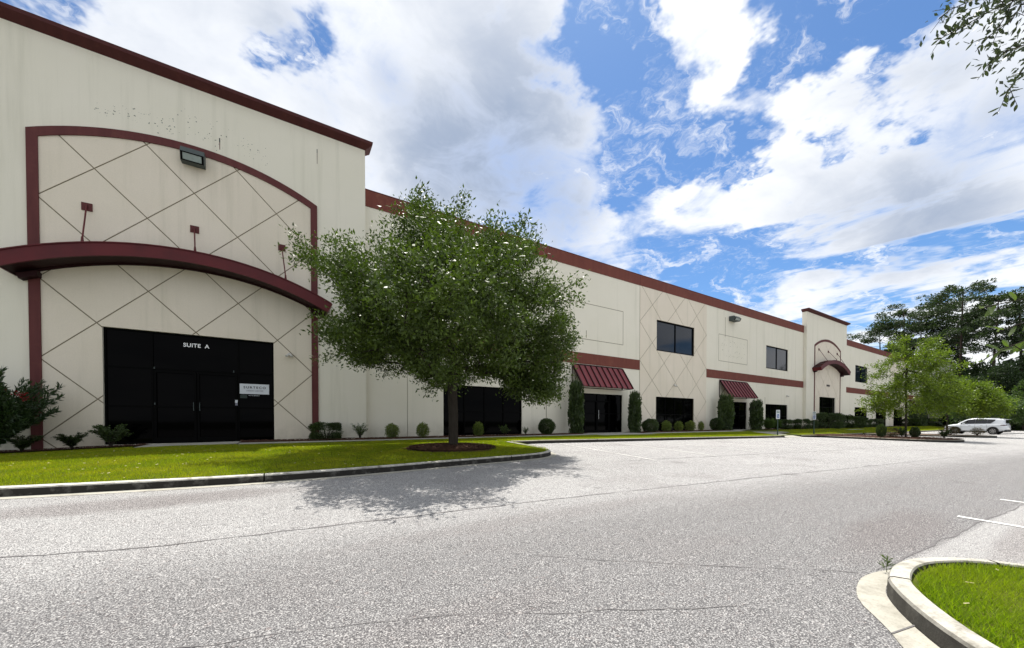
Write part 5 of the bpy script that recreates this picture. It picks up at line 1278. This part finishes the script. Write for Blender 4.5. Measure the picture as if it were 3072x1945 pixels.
# ------------------------------------------------------------------ background trees
def pine_mesh(seed, H, crown_from=.5, spread=3.6, n=2600, lean=.02):
    rg = np.random.default_rng(seed); st = MB(); prev = (0, 0, -.5); ph = rg.uniform(0, 6)
    def cx(t): return (lean*H*t+.3*math.sin(t*3+ph)*t, .25*math.sin(t*2.3+ph)*t)
    for k in range(1, 11):
        t = k/10; x, y = cx(t); st.tube(prev, (x, y, H*t*.97), .30*(1-.75*(k-1)/10), .30*(1-.75*k/10), 7, cap=False); prev = (x, y, H*t*.97)
    P = []; D = []; nb = 32
    for b in range(nb):
        t = crown_from+(1-crown_from)*(b+rg.uniform(0, 1))/nb; a = rg.uniform(0, 2*PI)
        r = spread*(.35+.9*math.sin(min(1, (1-t)/(1-crown_from)+.18)*PI*.62))*rg.uniform(.45, 1.1)
        if t < crown_from+.18: r *= rg.uniform(.4, 1.)
        x, y = cx(t); z = H*t; ex, ey, ez = x+math.cos(a)*r, y+math.sin(a)*r, z+r*rg.uniform(.05, .38)
        st.tube((x, y, z), (ex, ey, ez), .07*(1.3-t), .02, 4, cap=False)
        for c in range(rg.integers(3, 7)):
            u = rg.uniform(.5, 1.05); q = np.array([x+(ex-x)*u, y+(ey-y)*u, z+(ez-z)*u])+rg.normal(size=3)*np.array([.5, .5, .18]); k = int(n/nb/4.6*2.2)
            dd = rg.normal(size=(k, 3)); dd /= np.linalg.norm(dd, axis=1, keepdims=True)
            P.append(q+dd*np.array([.72, .72, .50])*rg.uniform(.3, 1, (k, 1))); D.append(dd+np.array([0, 0, .3]))
    P = np.concatenate(P); D = np.concatenate(D); V, F = leaf_quads(P, D, .42, .19, rg)
    return np_mesh('crown', V, F, 'pine_needle'), st.mesh('trunk', 'pine_bark', True)
PM = [pine_mesh(1, 30, .60, 4.6, 3600), pine_mesh(2, 30, .55, 4.4, 3600, -.015), pine_mesh(3, 30, .62, 4.0, 3200, .01)]
PLB = ['tall pine with the highest rounded crown, second trunk from the right edge group', 'tall pine standing just left of the highest crown', 'pine with layered limbs leaning out over the lime tree top', 'lower pine showing just above the roof right of the far portal', 'tall pine with dark trunk behind the hanging twigs', 'pine at the right edge of the picture behind the hanging twigs', 'shorter pine between the layered pine and the highest crown', 'pine deep in the wood between the two tall trunks', 'small pine top peeping over the roof beside the layered pine']
# x along facade, y across, crown height above ground
PINES = [(118, 16.3, 28.9, 0), (130, 20.6, 29.6, 1), (132, 27.4, 29.8, 2), (150, 46.5, 29.5, 2), (112, 11.4, 24.6, 1), (116, 8.5, 25.6, 0), (128, 23.6, 26.5, 0), (128, 17.6, 25.0, 1), (136, 32.4, 27.2, 0)]
for k, (x, y, H, mi) in enumerate(PINES):
    if 18 < y < 59 and x < 126: x = 128; 
    r = empty('pine_tree', (x, y, -.85), k*1.7); tag(r, PLB[k], 'tree', 'tall pines beyond the end of the building'); s = H/30; r.scale = (s*1.2, s*1.2, s)
    link('crown', PM[mi][0], r); link('trunk', PM[mi][1], r)
def broad_mesh(seed, n, L, mat, lobes=16):
    rg = np.random.default_rng(seed); C = rg.normal(size=(lobes, 3)); C /= np.linalg.norm(C, axis=1, keepdims=True); C *= rg.uniform(.35, .78, (lobes, 1)); C[:, 2] = C[:, 2]*.9
    P = []; D = []; st = MB(); st.tube((0, 0, -1.6), (0, 0, -.2), .07, .05, 7, cap=False)
    for c in C:
        st.tube((0, 0, -.5), tuple(c), .035, .01, 4, cap=False)
        k = n//lobes; d = rg.normal(size=(k, 3)); d /= np.linalg.norm(d, axis=1, keepdims=True); R = rg.uniform(.26, .46)
        P.append(c+d*R*np.array([1, 1, .72])*(1-np.abs(rg.normal(size=(k, 1)))*.22)); D.append(d+rg.normal(size=(k, 3))*.6)
    V, F = leaf_quads(np.concatenate(P), np.concatenate(D), L*rg.uniform(.6, 1.3, (lobes*(n//lobes),)), L*.5, rg)
    return np_mesh('crown', V, F, mat), st.mesh('trunk', 'bark', True)
BM = [broad_mesh(51, 6500, .085, 'dark_leaf', 20), broad_mesh(52, 6500, .085, 'dark_leaf', 24), broad_mesh(53, 6000, .085, 'green_leaf', 18), broad_mesh(54, 6000, .075, 'lime_leaf', 20)]
BT = [ # x, y, z centre, rx, rz, mesh, label
 (128, 27, 8.5, 7.5, 7.5, 1, 'dark round tree behind the lime tree top'), (127, 32.5, 5.5, 7, 7.5, 0, 'dark tree showing over the end of the parapet'),
 (108, 12.9, 6.0, 3.6, 4.6, 2, 'mid green tree just right of the end wall'), (104, 15.1, 4.2, 2.6, 3.6, 2, 'small green tree against the end corner of the building'),
 (104, 8.6, 3.6, 3.2, 3.4, 0, 'dark bushy tree behind the roof of the white car'), (100, 5.6, 5.0, 3.2, 3.8, 2, 'mid green bushy tree at the right behind the white car'),
 (98, 2.9, 4.2, 3.6, 4.6, 0, 'dark tree at the right edge behind the white car'), (112, 5.5, 8.5, 4.6, 6.5, 1, 'tall dark tree at the right edge under the pines'),
 (120, 12.6, 7.0, 6, 7.5, 1, 'dark tree below the highest pine'), (122, 18.5, 7.0, 6, 7.0, 0, 'dark tree between the end wall and the highest pine'),
 (106, 10.4, 8.0, 3.4, 4.2, 0, 'dark middle tree right of the end wall'), (96, -1.5, 5.0, 4.6, 6, 1, 'dark tree just outside the right edge'),
 (97, 6.9, 2.0, 2.4, 2.6, 2, 'low green bush behind the rear of the white car'), (95, 4.4, 1.6, 2.2, 2.6, 1, 'low dark bush at the end of the lot'), (99, 9.8, 1.6, 2.6, 3., 1, 'low dark bush behind the windscreen of the white car'), (103, 12.2, 1.4, 2.6, 3., 1, 'low dark bush at the far end of the grass'), (96, 1.4, 1.6, 2.6, 3., 1, 'low dark bush at the far right end of the lot')]
for k, (x, y, zc, rx, rzz, mi, lb) in enumerate(BT):
    r = empty('broadleaf_tree' if rzz > 3.1 else 'wild_bush', (x, y, -.8), k*.9); tag(r, lb, 'tree' if rzz > 3.1 else 'bush', 'wild trees at the end of the lot')
    for nm, me_ in (('crown', BM[mi][0]), ('trunk', BM[mi][1])):
        c = link(nm, me_, r); c.location = (0, 0, zc+.8); c.scale = (rx, rx, rzz)
# the wood behind reads as one dark mass
rg = np.random.default_rng(77); n = 48000
x = rg.uniform(118, 175, n); y = rg.uniform(-45, 75, n); ok = ~((y > 17.) & (y < 60) & (x < 127)); x, y = x[ok], y[ok]
hmax = 13.0+2.5*np.sin(y*.31)+1.8*np.sin(y*.83+x*.2)+1.5*np.sin(x*.5)+2*(x-118)/57; z = -.8+rg.uniform(0, 1, len(x))**.8*hmax
V, F = leaf_quads(np.stack([x, y, z], 1), rg.normal(size=(len(x), 3)), 1.5, .85, rg)
tag(link('woodland', np_mesh('woodland', V, F, 'dark_leaf')), 'dark mass of wild woodland behind the pines', 'woodland', kind='stuff')
# scattered undergrowth closing the far end of the lot
n = 9000; x = rg.uniform(97, 118, n); y = rg.uniform(-30, 15.2, n); z = -.8+rg.uniform(0, 1, n)**.7*(1.7+(x-97)*.14+.5*np.sin(y*1.3))
V, F = leaf_quads(np.stack([x, y, z], 1), rg.normal(size=(n, 3)), .6, .3, rg)
tag(link('undergrowth', np_mesh('undergrowth', V, F, 'dark_leaf')), 'dark undergrowth closing the far end of the parking lot', 'undergrowth', kind='stuff')

# ------------------------------------------------------------------ the white car
def build_car(loc, rz):
    car = empty('parked_suv', loc, rz); tag(car, 'white family SUV parked nose in beyond the planted islands', 'car')
    # local x: forward, y: left, z: up
    Lc = 5.05; HW = .98
    st = np.linspace(0, Lc, 34)
    def ip(x, xs_, zs_): return float(np.interp(x, xs_, zs_))
    deck = lambda x: ip(x, [0, .05, .18, .5, .9, 3.4, 3.75, 4.2, 4.6, 4.9, 5.0, 5.05], [.95, 1.10, 1.20, 1.19, 1.15, 1.08, 1.10, 1.06, .98, .86, .72, .55])
    bot = lambda x: ip(x, [0, .1, .5, 1., 4., 4.6, 4.95, 5.05], [.52, .42, .34, .27, .27, .30, .34, .42])
    hw = lambda x: HW*ip(x, [0, .06, .25, .7, 4.0, 4.5, 4.85, 5.0, 5.05], [.84, .90, .96, 1., 1., .95, .84, .72, .60])
    V = []; F = []; k = 11
    for x in st:
        b, d_, w_ = bot(x), deck(x), hw(x)
        half = [(0, b), (.80*w_, b), (.95*w_, b+.07), (w_*1.0, b+(d_-b)*.35), (w_*.975, b+(d_-b)*.58), (w_*.99, b+(d_-b)*.74), (w_*.93, b+(d_-b)*.93), (w_*.85, d_), (w_*.5, d_+.025), (w_*.2, d_+.035), (0, d_+.04)]
        V += [(x, y, z) for y, z in half]; V += [(x, -y, z) for y, z in half]
    for i in range(len(st)-1):
        for s in (0, 1):
            for j in range(k-1):
                a = i*2*k+s*k+j; F.append((a, a+1, a+1+2*k, a+2*k) if s else (a, a+2*k, a+2*k+1, a+1))
    for i in (0, len(st)-1):
        a = i*2*k; F.append(tuple([a+j for j in range(k)]+[a+k+j for j in range(k-1, -1, -1)]))
    me = bpy.data.meshes.new('body'); me.from_pydata(V, [], F); me.materials.append(MATS['car_paint'])
    bm = bmesh.new(); bm.from_mesh(me); bmesh.ops.remove_doubles(bm, verts=bm.verts, dist=.001); bmesh.ops.recalc_face_normals(bm, faces=bm.faces); bm.to_mesh(me); bm.free()
    me.polygons.foreach_set('use_smooth', [True]*len(me.polygons)); link('body', me, car)
    # greenhouse
    roof = lambda x: ip(x, [.12, .35, .9, 1.8, 2.5, 2.95, 3.3, 3.62, 3.95], [1.60, 1.66, 1.715, 1.755, 1.745, 1.68, 1.53, 1.33, 1.10])
    gx = np.linspace(.12, 3.92, 30); V = []; F = []
    def side(x, t):  # t 0 belt .. 1 roof edge
        belt = deck(x)-.02; r = roof(x)-.05; yb = hw(x)*.90; yt = HW*.70*ip(x, [.12, .5, 3., 3.95], [.90, 1., 1., 1.12])
        return (yb+(yt-yb)*t, belt+(r-belt)*t)
    for x in gx:
        row = [side(x, t) for t in (0, .35, .7, .93)]+[(side(x, 1)[0]*.93, roof(x)-.015), (.35, roof(x)+.01), (0, roof(x)+.015)]
        V += [(x, y, z) for y, z in row]; V += [(x, -y, z) for y, z in row]
    k = 7
    for i in range(len(gx)-1):
        for s in (0, 1):
            for j in range(k-1):
                a = i*2*k+s*k+j; F.append((a, a+1, a+1+2*k, a+2*k) if s else (a, a+2*k, a+2*k+1, a+1))
    for i in (0, len(gx)-1):
        a = i*2*k; F.append(tuple([a+j for j in range(k)]+[a+k+j for j in range(k-1, -1, -1)]))
    me = bpy.data.meshes.new('cabin'); me.from_pydata(V, [], F); me.materials.append(MATS['car_paint'])
    bm = bmesh.new(); bm.from_mesh(me); bmesh.ops.remove_doubles(bm, verts=bm.verts, dist=.001); bmesh.ops.recalc_face_normals(bm, faces=bm.faces); bm.to_mesh(me); bm.free()
    me.polygons.foreach_set('use_smooth', [True]*len(me.polygons)); cab = link('cabin', me, car)
    for s in (1, -1):
        for (xa, xb) in ((.84, 1.445), (1.452, 2.375), (2.385, 3.56)):
            m = MB(); nn = 8; xx = np.linspace(xa, xb, nn+1)
            def top(x): return min(.90, .90) if x < 3.0 else .90-(x-3.0)*.55
            def lo(x): return .10 if x > 1.15 else .10+(1.15-x)*1.9
            for a, b in zip(xx, xx[1:]):
                q = []
                for (x, t) in ((a, lo(a)), (b, lo(b)), (b, top(b)), (a, top(a))): y_, z_ = side(x, t); q.append((x, s*(y_+.012), z_+.004))
                m.poly(q)
            o = m.build('side_window', 'car_glass', car); recalc(o)
        # arches and wheels
        for wx in (.98, 3.98):
            m = MB(); n = 18; R0, R1 = .385, .47
            for i in range(n):
                t0, t1 = -.12+(PI+.24)*i/n, -.12+(PI+.24)*(i+1)/n; y_ = s*(HW+.012)
                m.poly([(wx+R0*math.cos(t0), y_, .37+R0*math.sin(t0)), (wx+R1*math.cos(t0), y_, .37+R1*math.sin(t0)), (wx+R1*math.cos(t1), y_, .37+R1*math.sin(t1)), (wx+R0*math.cos(t1), y_, .37+R0*math.sin(t1))])
            m.poly([(wx+R0*math.cos(2*PI*i/24), s*(HW+.006), .37+R0*math.sin(2*PI*i/24)) for i in range(24)])
            recalc(m.build('wheel_arch', 'black_plastic', car))
            w_ = MB(); ys_ = (s*(HW-.22), s*(HW+.025)); prof = [(.22, ys_[0]), (.345, ys_[0]), (.37, ys_[0]+s*.03), (.37, ys_[1]-s*.03), (.345, ys_[1]), (.245, ys_[1])]; n = 28
            for i in range(n):
                t0, t1 = 2*PI*i/n, 2*PI*(i+1)/n
                for (r0, y0), (r1, y1) in zip(prof, prof[1:]):
                    w_.poly([(wx+r0*math.cos(t0), y0, .37+r0*math.sin(t0)), (wx+r1*math.cos(t0), y1, .37+r1*math.sin(t0)), (wx+r1*math.cos(t1), y1, .37+r1*math.sin(t1)), (wx+r0*math.cos(t1), y0, .37+r0*math.sin(t1))])
            wh = w_.build('wheel', 'tyre_rubber', car, True); recalc(wh)
            rm = MB(); y_ = ys_[1]-s*.012
            rm.poly([(wx+.24*math.cos(2*PI*i/20), y_-s*.05, .37+.24*math.sin(2*PI*i/20)) for i in range(20)], 1)
            for i in range(20):
                t0, t1 = 2*PI*i/20, 2*PI*(i+1)/20; rm.poly([(wx+.215*math.cos(t0), y_, .37+.215*math.sin(t0)), (wx+.25*math.cos(t0), y_, .37+.25*math.sin(t0)), (wx+.25*math.cos(t1), y_, .37+.25*math.sin(t1)), (wx+.215*math.cos(t1), y_, .37+.215*math.sin(t1))])
            for i in range(6):
                t = 2*PI*i/6+.3; c, sn = math.cos(t), math.sin(t); px, pz = -sn, c
                rm.poly([(wx+c*.03+px*.045, y_, .37+sn*.03+pz*.045), (wx+c*.03-px*.045, y_, .37+sn*.03-pz*.045), (wx+c*.225-px*.028, y_, .37+sn*.225-pz*.028), (wx+c*.225+px*.028, y_, .37+sn*.225+pz*.028)])
            recalc(rm.build('rim', ['alloy', 'black_plastic'], wh))
        m = MB(); m.box(.35, .66, s*.84 if s > 0 else s*.985, s*.985 if s > 0 else s*.84, .94, 1.03)
        # lamps wrap the corners
        tl = MB(); q = [(.0, .70), (.10, .90), (.42, .955)]
        for a, b in zip(q, q[1:]): tl.poly([(a[0]-.012, s*(a[1]*HW+.012), .95), (b[0], s*(b[1]*HW+.02), .965), (b[0], s*(b[1]*HW+.02), 1.03), (a[0]-.012, s*(a[1]*HW+.012), 1.06)])
        recalc(tl.build('tail_light', 'tail_lamp', car))
        hl = MB(); q = [(5.03, .50), (4.90, .78), (4.55, .945)]
        for a, b in zip(q, q[1:]): hl.poly([(a[0]+.012, s*(a[1]*HW+.0), .72), (b[0]+.01, s*(b[1]*HW+.015), .74), (b[0]+.01, s*(b[1]*HW+.015), .86), (a[0]+.012, s*a[1]*HW, .80)])
        recalc(hl.build('headlight', 'head_lamp', car))
        for xa in (1.75, 2.72): MB().box(xa, xa+.2, s*(HW*.985) if s > 0 else s*(HW*.985+.03), s*(HW*.985+.03) if s > 0 else s*(HW*.985), .93, .965).build('door_handle', 'alloy', car)
        # door shut lines and sill
        for xa in (1.44, 2.38, 3.5):
            m = MB(); zs_ = np.linspace(.42, 1.05, 6)
            for z0, z1 in zip(zs_, zs_[1:]): m.poly([(xa-.006, s*(HW+.004), z0), (xa+.006, s*(HW+.004), z0), (xa+.006, s*(HW+.004), z1), (xa-.006, s*(HW+.004), z1)])
            recalc(m.build('door_seam', 'black_plastic', car))
        MB().box(1.42, 3.54, s*(HW-.12) if s > 0 else s*(HW+.008), s*(HW+.008) if s > 0 else s*(HW-.12), .24, .36).build('sill', 'black_plastic', car)
        mi = MB(); y0, y1 = sorted((s*(HW-.04), s*(HW+.20))); mi.box(3.18, 3.36, y0, y1, 1.10, 1.26); recalc(mi.build('door_mirror', 'car_paint', car))
        MB().box(.8, 2.9, s*.60-.02, s*.60+.02, 1.75, 1.79).build('roof_rail', 'alloy', car)
    MB().box(-.03, .42, -.80, .80, .28, .50).build('rear_bumper', 'black_plastic', car)
    m = MB(); m.poly([(.075, -.62, 1.22), (.075, .62, 1.22), (.10, .56, 1.56), (.10, -.56, 1.56)]); recalc(m.build('rear_window', 'car_glass', car))
    MB().box(-.06, .30, -.60, .60, 1.60, 1.645).build('spoiler', 'car_paint', car)
    MB().box(4.98, 5.07, -.42, .42, .42, .70).build('grille', 'black_plastic', car)
    m = MB(); m.poly([(3.02, -.60, 1.66), (3.02, .60, 1.66), (3.84, .72, 1.14), (3.84, -.72, 1.14)]); m.v = [(a+.02, b, c+.025) for a, b, c in m.v]; recalc(m.build('windscreen', 'car_glass', car))
    return car
cr = build_car((67.3, 5.75, rz_(66, 7)), rad(90-6))
cr.scale = (.91, .95, 1.03)
